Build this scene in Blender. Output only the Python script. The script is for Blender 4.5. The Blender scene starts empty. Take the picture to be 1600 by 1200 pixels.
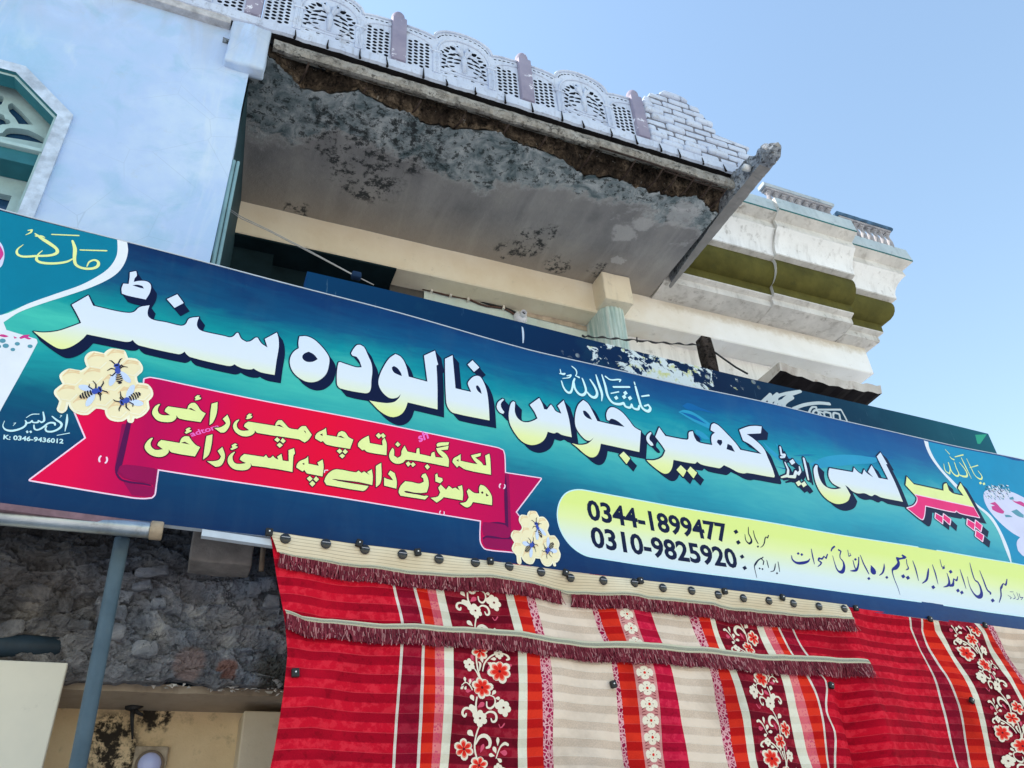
import bpy, bmesh, math, random
from mathutils import Vector, Matrix, noise
from mathutils.geometry import delaunay_2d_cdt, tessellate_polygon

random.seed(7)
S = bpy.context.scene
COL = S.collection
R = math.radians

# ------------------------------------------------------------------ camera
FPX = 1255.83                       # focal length in pixels of a 1600 px wide picture
CX = Vector((0.92520506, 0.16736209, 0.34056648))    # world X, Y, Z axes seen from the camera
CY = Vector((-0.37530778, 0.5361076, 0.75613009))    # (x right, y down, z forward)
CZ = Vector((-0.05603277, -0.82739264, 0.55882176))
EYE = Vector((0, 0, 1.6))
cam = bpy.data.cameras.new('camera')
cam.sensor_width = 36.0
cam.lens = 36.0 * FPX / 1600.0
cam.clip_start = 0.05
cam.clip_end = 3000
co = bpy.data.objects.new('camera', cam)
COL.objects.link(co)
right = Vector((CX[0], CY[0], CZ[0])); down = Vector((CX[1], CY[1], CZ[1])); fwd = Vector((CX[2], CY[2], CZ[2]))
mw = Matrix((right, -down, -fwd)).transposed().to_4x4()
mw.translation = EYE
co.matrix_world = mw
S.camera = co

# ------------------------------------------------------------------ sky, sun, exposure
SUN_EL, SUN_AZ = 47.0, -60.0         # azimuth measured from +Y (behind the building) towards +X
W = bpy.data.worlds.new('World'); S.world = W; W.use_nodes = True
nt = W.node_tree
sky = nt.nodes.new('ShaderNodeTexSky'); sky.sky_type = 'NISHITA'; sky.sun_disc = False
sky.sun_elevation = R(SUN_EL); sky.sun_rotation = R(SUN_AZ)
sky.air_density = 2.0; sky.dust_density = 0.6; sky.ozone_density = 1.0; sky.altitude = 900
bg = nt.nodes['Background']; bg.inputs['Strength'].default_value = 0.15
nt.links.new(sky.outputs[0], bg.inputs[0])
sl = bpy.data.lights.new('sun', 'SUN'); sl.energy = 5.0; sl.angle = R(0.5); sl.color = (1.0, 0.93, 0.83)
so = bpy.data.objects.new('sun', sl); COL.objects.link(so)
d = Vector((math.sin(R(SUN_AZ)) * math.cos(R(SUN_EL)), math.cos(R(SUN_AZ)) * math.cos(R(SUN_EL)), math.sin(R(SUN_EL))))
so.rotation_euler = d.to_track_quat('Z', 'Y').to_euler(); so.location = d * 60
S.view_settings.view_transform = 'Standard'; S.view_settings.look = 'None'
S.view_settings.gamma = 1.0; S.view_settings.use_curve_mapping = False
S.view_settings.exposure = 0.85

# ------------------------------------------------------------------ points and planes
def ray(x, y):
    v = Vector(((x - 800) / FPX, (y - 600) / FPX, 1.0))
    return Vector((CX.dot(v), CY.dot(v), CZ.dot(v)))
def at(x, y, a, b=0.0):             # point of the upright plane Y = a + b X
    w = ray(x, y); t = a / (w.y - b * w.x)
    return EYE + w * t
def atz(x, y, z):
    w = ray(x, y); return EYE + w * ((z - EYE.z) / w.z)
SA, SB = 3.4587, 0.0652             # plane of the front sign
def sgn(x, y):
    p = at(x, y, SA, SB); return (p.x, p.z)
def on_sign(x, z, lift=0.0):
    return Vector((x, SA + SB * x + .007 * math.sin(1.9 * x + .8 * z) + .004 * math.sin(4.7 * x - 1.3 * z) + .003 * math.sin(2.2 * x + 5 * z) - lift, z))   # flex print ripples a little

# ------------------------------------------------------------------ materials
def lin(c):
    return tuple(((v / 255) / 12.92 if v / 255 <= 0.04045 else ((v / 255 + 0.055) / 1.055) ** 2.4) for v in c)
class Mat:
    def __init__(s, name, rough=0.7, spec=0.35):
        s.m = bpy.data.materials.new(name); s.m.use_nodes = True
        s.t = s.m.node_tree; s.b = s.t.nodes['Principled BSDF']
        s.b.inputs['Roughness'].default_value = rough
        s.b.inputs['Specular IOR Level'].default_value = spec
        s._pos = None
    def n(s, kind, **kw):
        x = s.t.nodes.new(kind)
        for k, v in kw.items(): setattr(x, k, v)
        return x
    def l(s, a, b): s.t.links.new(a, b)
    def put(s, sock, v):
        if isinstance(v, (int, float)): sock.default_value = v
        elif isinstance(v, (tuple, list)): sock.default_value = tuple(v) + ((1.0,) if len(sock.default_value) == 4 and len(v) == 3 else ())
        else: s.l(v, sock)
    @property
    def pos(s):
        if s._pos is None: s._pos = s.n('ShaderNodeNewGeometry').outputs['Position']
        return s._pos
    def xyz(s, v=None):
        x = s.n('ShaderNodeSeparateXYZ'); s.l(v or s.pos, x.inputs[0]); return x.outputs
    def uv(s):
        x = s.n('ShaderNodeUVMap'); x.uv_map = 'uv'; return s.xyz(x.outputs[0])
    def math(s, op, a, b=0.0, c=0.0):
        x = s.n('ShaderNodeMath', operation=op)
        for i, v in enumerate((a, b, c)): s.put(x.inputs[i], v)
        return x.outputs[0]
    def scaled(s, v, sc, off=(0, 0, 0)):
        x = s.n('ShaderNodeMapping'); s.l(v, x.inputs[0]); x.inputs['Scale'].default_value = sc; x.inputs['Location'].default_value = off
        return x.outputs[0]
    def noise(s, scale, detail=6, rough=0.6, v=None, dist=0.0):
        x = s.n('ShaderNodeTexNoise'); s.l(v or s.pos, x.inputs['Vector'])
        x.inputs['Scale'].default_value = scale; x.inputs['Detail'].default_value = detail
        x.inputs['Roughness'].default_value = rough; x.inputs['Distortion'].default_value = dist
        return x.outputs['Fac']
    def voro(s, scale, v=None, feature='F1'):
        x = s.n('ShaderNodeTexVoronoi', feature=feature); s.l(v or s.pos, x.inputs['Vector']); x.inputs['Scale'].default_value = scale
        return x.outputs['Distance']
    def ramp(s, f, stops, const=False):
        x = s.n('ShaderNodeValToRGB'); s.l(f, x.inputs[0]); e = x.color_ramp.elements
        if const: x.color_ramp.interpolation = 'CONSTANT'
        while len(e) > 1: e.remove(e[-1])
        e[0].position = stops[0][0]; e[0].color = (*stops[0][1], 1)
        for p, c in stops[1:]:
            q = e.new(p); q.color = (*c, 1)
        return x.outputs[0]
    def step(s, f, a, b):               # 0 below a, 1 above b
        x = s.n('ShaderNodeMapRange'); s.put(x.inputs[0], f); x.inputs[1].default_value = a; x.inputs[2].default_value = b
        return x.outputs[0]
    def mix(s, f, a, b):
        x = s.n('ShaderNodeMix', data_type='RGBA'); s.put(x.inputs[0], f); s.put(x.inputs[6], a); s.put(x.inputs[7], b)
        return x.outputs[2]
    def blob(s, c, r, wob=0.35, scale=6.0):      # 1 near the point c, uneven rim
        v = s.n('ShaderNodeVectorMath', operation='DISTANCE'); s.l(s.pos, v.inputs[0]); v.inputs[1].default_value = c
        d = s.math('ADD', v.outputs['Value'], s.math('MULTIPLY', s.math('SUBTRACT', s.noise(scale, 5, .65), 0.5), wob))
        return s.step(d, r, r * 0.72)
    def bump(s, f, strength=0.3, dist=0.02):
        x = s.n('ShaderNodeBump'); x.inputs['Strength'].default_value = strength; x.inputs['Distance'].default_value = dist
        s.l(f, x.inputs['Height']); s.l(x.outputs[0], s.b.inputs['Normal'])
    def color(s, c):
        s.put(s.b.inputs['Base Color'], c); return s.m
def flat(name, c, rough=0.6, spec=0.3, var=0.12, scale=9.0, bump=0.0):
    """a single-colour material with slight mottling"""
    k = Mat(name, rough, spec)
    a = tuple(v * (1 - var) for v in c); b = tuple(min(1, v * (1 + var)) for v in c)
    n = k.noise(scale, 5, .6)
    if bump: k.bump(k.noise(scale * 6, 4, .6), bump, 0.01)
    return k.color(k.ramp(n, [(.3, a), (.7, b)]))

# ------------------------------------------------------------------ objects
def thing(name, label, cat, loc=(0, 0, 0), group=None, kind=None):
    o = bpy.data.objects.new(name, None); COL.objects.link(o); o.location = loc; o.empty_display_size = .1
    o['label'] = label; o['category'] = cat
    if group: o['group'] = group
    if kind: o['kind'] = kind
    return o
def wloc(o):
    v = Vector((0, 0, 0))
    while o: v += o.location; o = o.parent
    return v
def mesh(name, V, F, mats, parent=None, idx=None, uv=None, smooth=False, loc=None):
    """one mesh object; V in world coordinates"""
    base = Vector(loc) if loc is not None else Vector((0, 0, 0))
    off = wloc(parent) if parent else base
    me = bpy.data.meshes.new(name)
    me.from_pydata([tuple(Vector(v) - off) for v in V], [], F)
    for m in (mats if isinstance(mats, (list, tuple)) else [mats]): me.materials.append(m)
    if idx:
        for p, i in zip(me.polygons, idx): p.material_index = i
    if uv:
        L = me.uv_layers.new(name='uv')
        for lp in me.loops: L.data[lp.index].uv = uv[lp.vertex_index]
    if smooth:
        for p in me.polygons: p.use_smooth = True
    o = bpy.data.objects.new(name, me); COL.objects.link(o)
    if parent: o.parent = parent
    else: o.location = base
    return o
def tag(o, label, cat, group=None, kind=None):
    o['label'] = label; o['category'] = cat
    if group: o['group'] = group
    if kind: o['kind'] = kind
    return o
class MB:
    """collects boxes, tubes, prisms for one mesh"""
    def __init__(s): s.V = []; s.F = []; s.I = []
    def add(s, V, F, i=0):
        k = len(s.V); s.V += [Vector(v) for v in V]; s.F += [[q + k for q in f] for f in F]; s.I += [i] * len(F)
    def box(s, x0, x1, y0, y1, z0, z1, i=0):
        s.add([(x, y, z) for z in (z0, z1) for y in (y0, y1) for x in (x0, x1)],
              [(0, 2, 3, 1), (4, 5, 7, 6), (0, 1, 5, 4), (2, 6, 7, 3), (0, 4, 6, 2), (1, 3, 7, 5)], i)
    def bbox(s, x0, x1, y0, y1, z0, z1, b, i=0):
        """box with bevelled edges"""
        bm = bmesh.new(); bmesh.ops.create_cube(bm, size=1)
        for v in bm.verts: v.co = Vector(((x0 + x1) / 2 + v.co.x * (x1 - x0), (y0 + y1) / 2 + v.co.y * (y1 - y0), (z0 + z1) / 2 + v.co.z * (z1 - z0)))
        bmesh.ops.bevel(bm, geom=bm.edges[:], offset=b, segments=2, affect='EDGES', profile=.5)
        bm.verts.ensure_lookup_table()
        s.add([v.co.copy() for v in bm.verts], [[v.index for v in f.verts] for f in bm.faces], i); bm.free()
    def tube(s, P, r, n=10, i=0, cap=True):
        P = [Vector(p) for p in P]; rr = r if isinstance(r, (list, tuple)) else [r] * len(P)
        V = []; up = Vector((.12, .3, .95)).normalized()
        for k, p in enumerate(P):
            t = (P[min(k + 1, len(P) - 1)] - P[max(k - 1, 0)]).normalized()
            a = t.cross(up if abs(t.dot(up)) < .95 else Vector((1, 0, 0))).normalized(); b = t.cross(a)
            for j in range(n):
                w = 2 * math.pi * j / n; V.append(p + (a * math.cos(w) + b * math.sin(w)) * rr[k])
        F = [(k * n + j, k * n + (j + 1) % n, (k + 1) * n + (j + 1) % n, (k + 1) * n + j) for k in range(len(P) - 1) for j in range(n)]
        if cap: F += [list(range(n))[::-1], [(len(P) - 1) * n + j for j in range(n)]]
        s.add(V, F, i)
    def lathe(s, c, prof, n=16, i=0, axis='z'):
        V = []; c = Vector(c)
        for (r, h) in prof:
            for j in range(n):
                w = 2 * math.pi * j / n; a, b = r * math.cos(w), r * math.sin(w)
                V.append(c + (Vector((a, b, h)) if axis == 'z' else Vector((a, -h, b))))
        m = len(prof)
        F = [(k * n + j, k * n + (j + 1) % n, (k + 1) * n + (j + 1) % n, (k + 1) * n + j) for k in range(m - 1) for j in range(n)]
        F += [list(range(n))[::-1], [(m - 1) * n + j for j in range(n)]]
        s.add(V, F, i)
    def build(s, name, mats, parent=None, smooth=False, loc=None):
        return mesh(name, s.V, s.F, mats, parent, s.I, None, smooth, loc)
def auto_smooth(o, deg=35):
    me = o.data
    for p in me.polygons: p.use_smooth = True
    bm = bmesh.new(); bm.from_mesh(me)
    for e in bm.edges:
        if len(e.link_faces) == 2 and e.calc_face_angle(0) > R(deg): e.smooth = False
    bm.to_mesh(me); bm.free()
    return o
def copy_tree(o, parent=None):
    c = o.copy(); COL.objects.link(c)
    if parent: c.parent = parent
    for ch in list(o.children): copy_tree(ch, c)
    return c

# ------------------------------------------------------------------ flat artwork: outlines, strokes, unions
def turn(a, b, c):
    u = (b[0] - a[0], b[1] - a[1]); v = (c[0] - b[0], c[1] - b[1])
    return abs(math.degrees(math.atan2(u[0] * v[1] - u[1] * v[0], u[0] * v[0] + u[1] * v[1])))
def smooth(P, corner=48, sub=4, closed=True):
    """Catmull-Rom through P, leaving sharp turns sharp"""
    n = len(P); out = []
    sharp = [turn(P[i - 1], P[i], P[(i + 1) % n]) > corner if (closed or 0 < i < n - 1) else True for i in range(n)]
    for i in range(n if closed else n - 1):
        a, b = P[i], P[(i + 1) % n]; p, q = P[i - 1] if (closed or i) else a, P[(i + 2) % n] if (closed or i + 2 < n) else b
        ch = [b[k] - a[k] for k in range(len(a))]; L = math.hypot(ch[0], ch[1])
        def tang(u, v, w, sh):
            if sh: return ch
            t = [w[k] - u[k] for k in range(len(a))]; m = math.hypot(t[0], t[1]) or 1
            return [x / m * L for x in t]
        ta = tang(p, a, b, sharp[i]); tb = tang(a, b, q, sharp[(i + 1) % n])
        m = 1 if (sharp[i] and sharp[(i + 1) % n]) else sub
        for k in range(m):
            t = k / m; h1 = 2 * t**3 - 3 * t**2 + 1; h2 = t**3 - 2 * t**2 + t; h3 = -2 * t**3 + 3 * t**2; h4 = t**3 - t**2
            out.append(tuple(h1 * a[j] + h2 * ta[j] + h3 * b[j] + h4 * tb[j] for j in range(len(a))))
    if not closed: out.append(tuple(P[-1]))
    return out
def area(P): return sum(P[i - 1][0] * P[i][1] - P[i][0] * P[i - 1][1] for i in range(len(P))) / 2
def ccw(P): return P if area(P) > 0 else P[::-1]
def union(polys, holes=(), eps=1e-5, grid=0):
    """triangles of the union of polys minus holes"""
    V = []; F = []
    for P in polys:
        P = ccw([tuple(p[:2]) for p in P]); k = len(V); V += [Vector(p) for p in P]; F.append(list(range(k, k + len(P))))
    nh = len(F)
    for P in holes:
        P = ccw([tuple(p[:2]) for p in P]); k = len(V); V += [Vector(p) for p in P]; F.append(list(range(k, k + len(P))))
    if grid:                            # extra points so that large areas can follow a curved surface
        xs = [v.x for v in V]; zs = [v.y for v in V]
        for i in range(math.floor(min(xs) / grid), math.ceil(max(xs) / grid) + 1):
            for j in range(math.floor(min(zs) / grid), math.ceil(max(zs) / grid) + 1): V.append(Vector(((i + .5 * (j % 2) + .013) * grid, (j + .017) * grid)))
    r = delaunay_2d_cdt(V, [], F, 1, eps)
    tris = [list(f) for f, o in zip(r[2], r[5]) if o and not any(i >= nh for i in o)]
    return [tuple(v) for v in r[0]], tris
def disc(c, r, n=10): return [(c[0] + r * math.cos(2 * math.pi * k / n), c[1] + r * math.sin(2 * math.pi * k / n)) for k in range(n)]
def strokes(P, w=None, closed=False, n=8):
    """quads and round joints along a path; P may carry widths as third entry"""
    out = []; Q = list(P) + ([P[0]] if closed else [])
    for a, b in zip(Q, Q[1:]):
        wa = (w if w is not None else a[2]) / 2; wb = (w if w is not None else b[2]) / 2
        dx, dy = b[0] - a[0], b[1] - a[1]; L = math.hypot(dx, dy)
        if L < 1e-7: continue
        nx, ny = -dy / L, dx / L
        out.append([(a[0] + nx * wa, a[1] + ny * wa), (a[0] - nx * wa, a[1] - ny * wa), (b[0] - nx * wb, b[1] - ny * wb), (b[0] + nx * wb, b[1] + ny * wb)])
    for a in Q: out.append(disc(a, (w if w is not None else a[2]) / 2, n))
    return out
def sweep(P, d):
    """area covered by outline P while it moves by d"""
    out = [P, [(x + d[0], y + d[1]) for x, y in P]]
    for i in range(len(P)):
        a, b = P[i - 1], P[i]
        q = [a, b, (b[0] + d[0], b[1] + d[1]), (a[0] + d[0], a[1] + d[1])]
        if abs(area(q)) > 1e-9: out.append(q)
    return out
class Art:
    """layers of print on a surface; layer k lies k*step in front of the surface"""
    def __init__(s, surf, step=0.0005, v0=None): s.V = []; s.F = []; s.I = []; s.U = []; s.surf = surf; s.step = step; s.v0 = v0
    def layer(s, polys, k, mat, holes=()):
        if not polys: return
        V, T = union(polys, holes, 1e-5, .085); o = len(s.V)
        used = sorted({i for t in T for i in t}); new = {i: j for j, i in enumerate(used)}
        V = [V[i] for i in used]; T = [[new[i] for i in t] for t in T]
        for x, z in V:
            s.V.append(s.surf(x, z, k * s.step)); s.U.append((x, z))
        for t in T:
            a, b, c = (V[i] for i in t)
            ar = (b[0] - a[0]) * (c[1] - a[1]) - (b[1] - a[1]) * (c[0] - a[0])
            s.F.append([i + o for i in (t if ar > 0 else t[::-1])]); s.I.append(mat)
    def build(s, name, mats, parent): return mesh(name, s.V, s.F, mats, parent, s.I, s.U)
def Z(ox, oy, sc, P):               # outline read in an enlargement of the picture -> plane of the front sign
    out = []
    for p in P:
        x, y = ox + p[0] / sc, oy + p[1] / sc; q = sgn(x, y)
        if len(p) > 2:
            a, b = sgn(x + 1, y), sgn(x, y + 1)
            q += (p[2] / sc * math.sqrt(abs((a[0] - q[0]) * (b[1] - q[1]) - (a[1] - q[1]) * (b[0] - q[0]))),)
        out.append(q)
    return out
def dia(c, w, asp=.8): return [(c[0] - w / 2, c[1] - w * .12), (c[0] + w * .08, c[1] - w / 2 * asp), (c[0] + w / 2, c[1] + w * .12), (c[0] - w * .08, c[1] + w / 2 * asp)]
# ================================================================== FRONT SIGN
def sign_bg_mat():
    k = Mat('sign_print', .38, .14)
    u, v, _ = k.uv()
    # hand-painted look: the tone bands wander along the board
    c = k.n('ShaderNodeCombineXYZ'); k.l(u, c.inputs[0]); k.l(v, c.inputs[1])
    w = k.noise(1.0, 4, .55, k.scaled(c.outputs[0], (.9, 2.2, 1)), 0.6)
    w2 = k.noise(1.0, 5, .6, k.scaled(c.outputs[0], (3.0, 14, 1)), 1.5)
    t = k.math('ADD', k.math('DIVIDE', k.math('SUBTRACT', v, 3.1), 1.51), k.math('ADD', k.math('MULTIPLY', k.math('SUBTRACT', w, .5), .22), k.math('MULTIPLY', k.math('SUBTRACT', w2, .5), .10)))
    left = k.ramp(t, [(0, lin((0, 40, 84))), (.2, lin((0, 62, 104))), (.33, lin((0, 92, 120))), (.46, lin((24, 154, 160))), (.6, lin((70, 194, 176))), (.70, lin((0, 146, 152))), (.82, lin((0, 80, 120))), (.93, lin((0, 44, 92))), (1, lin((0, 36, 80)))])
    right_ = k.ramp(t, [(0, lin((0, 44, 100))), (.13, lin((0, 70, 128))), (.24, lin((0, 116, 154))), (.40, lin((48, 160, 182))), (.58, lin((96, 190, 188))), (.72, lin((0, 142, 170))), (.85, lin((0, 90, 148))), (1, lin((0, 66, 132)))])
    k.b.inputs['Coat Weight'].default_value = .06; k.b.inputs['Coat Roughness'].default_value = .12
    k.bump(k.noise(1.0, 3, .5, k.scaled(c.outputs[0], (1.2, .5, 1))), .12, .05)
    col = k.mix(k.step(u, -.2, 4.5), left, right_)
    dust = k.math('MULTIPLY', k.step(k.noise(1.0, 7, .68, k.scaled(c.outputs[0], (5, 1.4, 1)), .8), .48, .75), .06)
    dust = k.math('MAXIMUM', dust, k.math('MULTIPLY', k.step(k.noise(38, 4, .7, c.outputs[0]), .66, .74), .14))
    return k.color(k.mix(dust, col, (.13, .24, .28)))
def vgrad(name, stops, lo, hi, rough=.35):
    k = Mat(name, rough, .15); _, v, _ = k.uv()
    return k.color(k.ramp(k.step(v, lo, hi), stops))
def pr(name, c, rough=.4): return flat(name, lin(c), rough, .15, .05, 6)
M_BG = sign_bg_mat()
M_NAVY = pr('print_navy', (4, 18, 58)); M_INK = pr('print_ink', (12, 26, 74)); M_PEN = pr('print_blue_ink', (24, 32, 130))
M_WHITE = pr('print_white', (228, 232, 240)); M_CYAN = pr('print_pale_cyan', (205, 240, 246)); M_LEMON = pr('print_lemon', (232, 240, 160))
M_FACE = vgrad('print_letter_face', [(0, lin((226, 234, 130))), (.30, lin((232, 238, 170))), (.62, lin((222, 230, 238))), (1, lin((216, 226, 246)))], 3.1 + 1.51 * .44, 3.1 + 1.51 * .72)
M_PLATE = vgrad('print_number_plate', [(0, lin((214, 228, 244))), (.35, lin((222, 234, 236))), (.75, lin((232, 240, 170))), (1, lin((226, 238, 140)))], 3.16, 3.52)
M_TEAL = pr('print_teal', (0, 122, 152)); M_AQUA = pr('print_aqua', (0, 140, 184))
M_DARKRED = pr('print_dark_red', (70, 10, 50)); M_PINK = pr('print_pink', (238, 40, 120)); M_RIM = pr('print_pale_pink', (250, 214, 236))
M_CREAM = pr('print_honey', (246, 232, 190)); M_COMB = pr('print_comb_line', (238, 206, 160)); M_COMBL = pr('print_comb_light', (250, 242, 214)); M_BEE = pr('print_bee', (24, 18, 40)); M_BEEB = pr('print_bee_blue', (62, 84, 176)); M_WING = pr('print_wing', (206, 220, 250))
M_STREAK = pr('print_streak', (40, 150, 190)); M_STREAKD = pr('print_streak_dark', (0, 96, 160)); M_PETAL = pr('print_petal', (206, 60, 140)); M_LEAF = pr('print_leaf', (90, 150, 170)); M_PALE = pr('print_pale', (214, 214, 240))
def ribbon_mat():
    k = Mat('print_ribbon', .4, .12); u, v, _ = k.uv()
    c = k.ramp(k.step(u, -.5, 1.6), [(0, lin((232, 0, 74))), (.12, lin((190, 0, 84))), (.2, lin((205, 0, 84))), (.3, lin((224, 0, 66))), (.5, lin((236, 0, 54))), (.8, lin((214, 0, 80))), (1, lin((190, 0, 84)))])
    return k.color(c)
M_RIB = ribbon_mat(); M_RIBD = pr('print_ribbon_fold', (150, 0, 80)); M_RIBDD = pr('print_ribbon_shade', (84, 6, 74)); M_WM = pr('print_faint_pink', (246, 110, 200))

sign = thing('shop_sign', 'long teal and blue shop sign with big white Urdu lettering and red ribbon', 'sign', on_sign(1.5, 3.1))
XL, XR, ZB, ZT = -1.75, 8.2, 3.1, 4.6
TOP = [sgn(*p) for p in ((-60, 307), (0, 325), (150, 365.5), (300, 406), (475, 452.5), (700, 512), (840, 549.5), (1050, 598), (1220, 636.5), (1327, 660), (1420, 681), (1600, 719.5))]
def ztop(x):
    if x <= TOP[0][0]: return TOP[0][1]
    for a, b in zip(TOP, TOP[1:]):
        if x <= b[0]: return a[1] + (b[1] - a[1]) * (x - a[0]) / (b[0] - a[0])
    return TOP[-1][1]
def panel():
    V = []; U = []
    xs = [XL + (XR - XL) * i / 120 for i in range(121)]
    m = 21
    for lay in (0, -.035):
        for x in xs:
            for j in range(m): z = ZB + (ztop(x) - ZB) * j / (m - 1); V.append(on_sign(x, z, lay)); U.append((x, z))
    n = len(V) // 2; F = []; I = []
    for i in range(120):
        for j in range(m - 1):
            a = i * m + j; F += [(a, a + m, a + m + 1, a + 1), (n + a, n + a + 1, n + a + m + 1, n + a + m)]; I += [0, 1]
        for a in (i * m, i * m + m - 1): F.append((a, a + m, n + a + m, n + a)); I.append(1)
    for j in range(m - 1):
        for a in (j, 120 * m + j): F.append((a, a + 1, n + a + 1, n + a)); I.append(1)
    return mesh('panel', V, F, [M_BG, M_ALU], sign, I, U)
M_ALU = flat('aluminium', lin((190, 198, 208)), .35, .5, .1, 12)
panel()
fr = MB()
def bar(x0, z0, x1, z1, w, l0, l1):
    a, b = on_sign(x0, z0, l1), on_sign(x1, z1, l1); c, e = on_sign(x1, z1, l0), on_sign(x0, z0, l0); u = Vector((0, 0, w))
    fr.add([a, b, c, e, a + u, b + u, c + u, e + u], [(0, 1, 2, 3), (4, 7, 6, 5), (0, 4, 5, 1), (1, 5, 6, 2), (2, 6, 7, 3), (3, 7, 4, 0)])
for i in range(60): a_ = XL + (XR - XL) * i / 60; b_ = XL + (XR - XL) * (i + 1) / 60; bar(a_, ztop(a_) + .001, b_, ztop(b_) + .001, .006, -.03, .003)
fr.build('edge_strip', [M_ALU], sign); fr = MB()
bar(.05, ZB - .036, .425, ZB - .05, .03, -.02, .012)
fr.build('edge_strip', [M_ALU], sign)
fr = MB(); bar(-1.7, ZB - .03, -.12, ZB - .03, .028, -.02, .010)
fr.build('lower_rail', [flat('rusty_angle', lin((120, 92, 100)), .6, .3, .3, 20)], sign)

Z1 = (0, 320, 6.6667); Z2 = (0, 480, 6.6667); Z3 = (200, 400, 6.6667); Z4 = (400, 480, 6.6667); Z5 = (600, 530, 6.6667); Z6 = (760, 560, 6.6667)
Z7 = (980, 620, 6.6667); Z8 = (1180, 660, 6.6667); Z9 = (1370, 680, 6.6667); ZC = (850, 560, 8.0); ZP = (860, 750, 5.0); ZQ = (1140, 780, 6.154); ZS = (1360, 830, 6.6667)
ZD = (0, 600, 10.0); ZY = (1460, 700, 7.5); ZB_ = (80, 540, 8.0); ZT_ = (40, 580, 5.7125); R1 = (210, 600, 7.5); R2 = (380, 630, 7.5); R3 = (570, 660, 5.455); PX = (0, 0, 1.0)
def sm(zz, P, **k): return smooth([(x, z) for x, z in Z(*zz, P)], **k)

# --- side areas of the print
art = Art(on_sign)
white_l = sm(PX, [(-60, 520), (-60, 490), (0, 491.7), (45, 473), (90, 457), (127, 444), (157, 428), (172, 416), (181.5, 401), (183.7, 387), (183, 373.2), (198.7, 378.5), (200, 392), (196.5, 407), (187.5, 422), (172.5, 434), (144, 447.5), (105, 461), (67.5, 473), (30, 487), (5.3, 503), (10, 515), (57, 529.5), (58.3, 536), (0, 642), (-60, 750)])
teal_l = sm(PX, [(-60, 515), (-60, 309), (0, 326.5), (183, 374.2), (183.7, 387), (181.5, 401), (172, 416), (157, 428), (127, 444), (90, 457), (45, 473), (0, 492), (-60, 525)], corner=30)
art.layer([teal_l], 1, 1); art.layer([white_l], 2, 0)
art.layer([sm(Z1, [(-60, 360), (0, 372), (28, 420), (44, 500), (30, 590), (0, 640), (-60, 660)])], 3, 3)
art.layer([sm(Z1, [(-60, 400), (0, 410), (20, 450), (34, 500), (12, 545), (0, 560), (-60, 570)])], 4, 4)
art.layer([sm(Z2, p) for p in ([(-30, 290), (30, 280), (90, 300), (60, 310), (0, 300)], [(140, 300), (180, 318), (150, 325)], [(200, 315), (245, 290), (310, 285), (290, 310), (330, 328), (300, 335), (255, 318), (215, 330)])], 3, 4)
art.layer([disc(sgn(*p), r) for p, r in (((4, 532), .012), ((9, 540), .012), ((27, 537), .01), ((47, 541), .01), ((20, 546), .009), ((-3, 541), .011))], 3, 5)
art.build('side_decoration', [M_WHITE, M_TEAL, M_AQUA, M_PALE, M_PETAL, M_LEAF, M_PALE, M_NAVY], sign)
art = Art(on_sign)
curve_r = sm(Z9, [(495, 52), (520, 130), (570, 230), (660, 350), (760, 460), (850, 555), (1060, 740), (1180, 850), (1270, 990), (1350, 1200), (1400, 1330), (1410, 1335), (1385, 1200), (1300, 990), (1200, 830), (1050, 705), (860, 520), (800, 460), (700, 360), (610, 240), (555, 130), (540, 64)], corner=60)
aqua_r = sm(Z9, [(540, 64), (555, 130), (610, 240), (700, 360), (800, 460), (860, 520), (1050, 705), (1200, 830), (1300, 990), (1385, 1200), (1440, 1330), (1540, 1480), (1800, 1560), (2300, 1560), (2600, 560), (1533, 278)], corner=60)
art.layer([aqua_r], 1, 2); art.layer([curve_r], 2, 0)
bowl = sm(Z9, [(1125, 600), (1180, 560), (1260, 545), (1370, 580), (1450, 610), (1560, 670), (1750, 800), (1800, 1100), (1680, 1160), (1533, 1080), (1400, 1000), (1250, 860), (1150, 720)])
cup = sm(Z9, [(1533, 1050), (1480, 1080), (1462, 1130), (1475, 1200), (1533, 1260), (1700, 1300), (1900, 1250), (1800, 1080)])
art.layer([bowl], 2, 6); art.layer([cup], 3, 6)
rr = random.Random(3)
for mi, col, n, box, L in ((5, 0, 70, (1120, 500, 1390, 660), 34), (0, 0, 60, (1125, 495, 1380, 655), 26), (7, 0, 24, (1130, 505, 1370, 640), 24)):
    q = []
    for _ in range(n):
        x, y = rr.uniform(box[0], box[2]), rr.uniform(box[1], box[3]); a = rr.uniform(.2, 1.4); l = rr.uniform(.5, 1) * L
        if ((x - 1250) / 140) ** 2 + ((y - 580) / 85) ** 2 > 1: continue
        q += strokes(Z(*Z9, [(x, y, 7), (x + l * math.cos(a) * .6, y + l * math.sin(a) * .6, 9), (x + l * math.cos(a), y + l * math.sin(a), 3)]), n=6)
    art.layer(q, 3 + (mi == 0) + 2 * (mi == 7), mi)
art.layer([sm(Z9, p) for p in ([(1190, 705), (1240, 690), (1270, 720), (1290, 745), (1335, 790), (1325, 812), (1270, 800), (1215, 770), (1205, 735), (1240, 730)], [(1405, 670), (1450, 690), (1500, 690), (1560, 730), (1560, 760), (1490, 725), (1440, 700)])], 3, 4)
art.layer([sm(Z9, p) for p in ([(1340, 825), (1390, 830), (1420, 850), (1350, 850)], [(1405, 790), (1460, 770), (1533, 830), (1533, 860), (1470, 840)], [(1380, 650), (1420, 640), (1430, 670), (1390, 670)])], 3, 5)
art.build('side_decoration', [M_WHITE, M_TEAL, M_AQUA, M_PALE, M_PETAL, M_LEAF, M_PALE, M_NAVY], sign)

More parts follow.
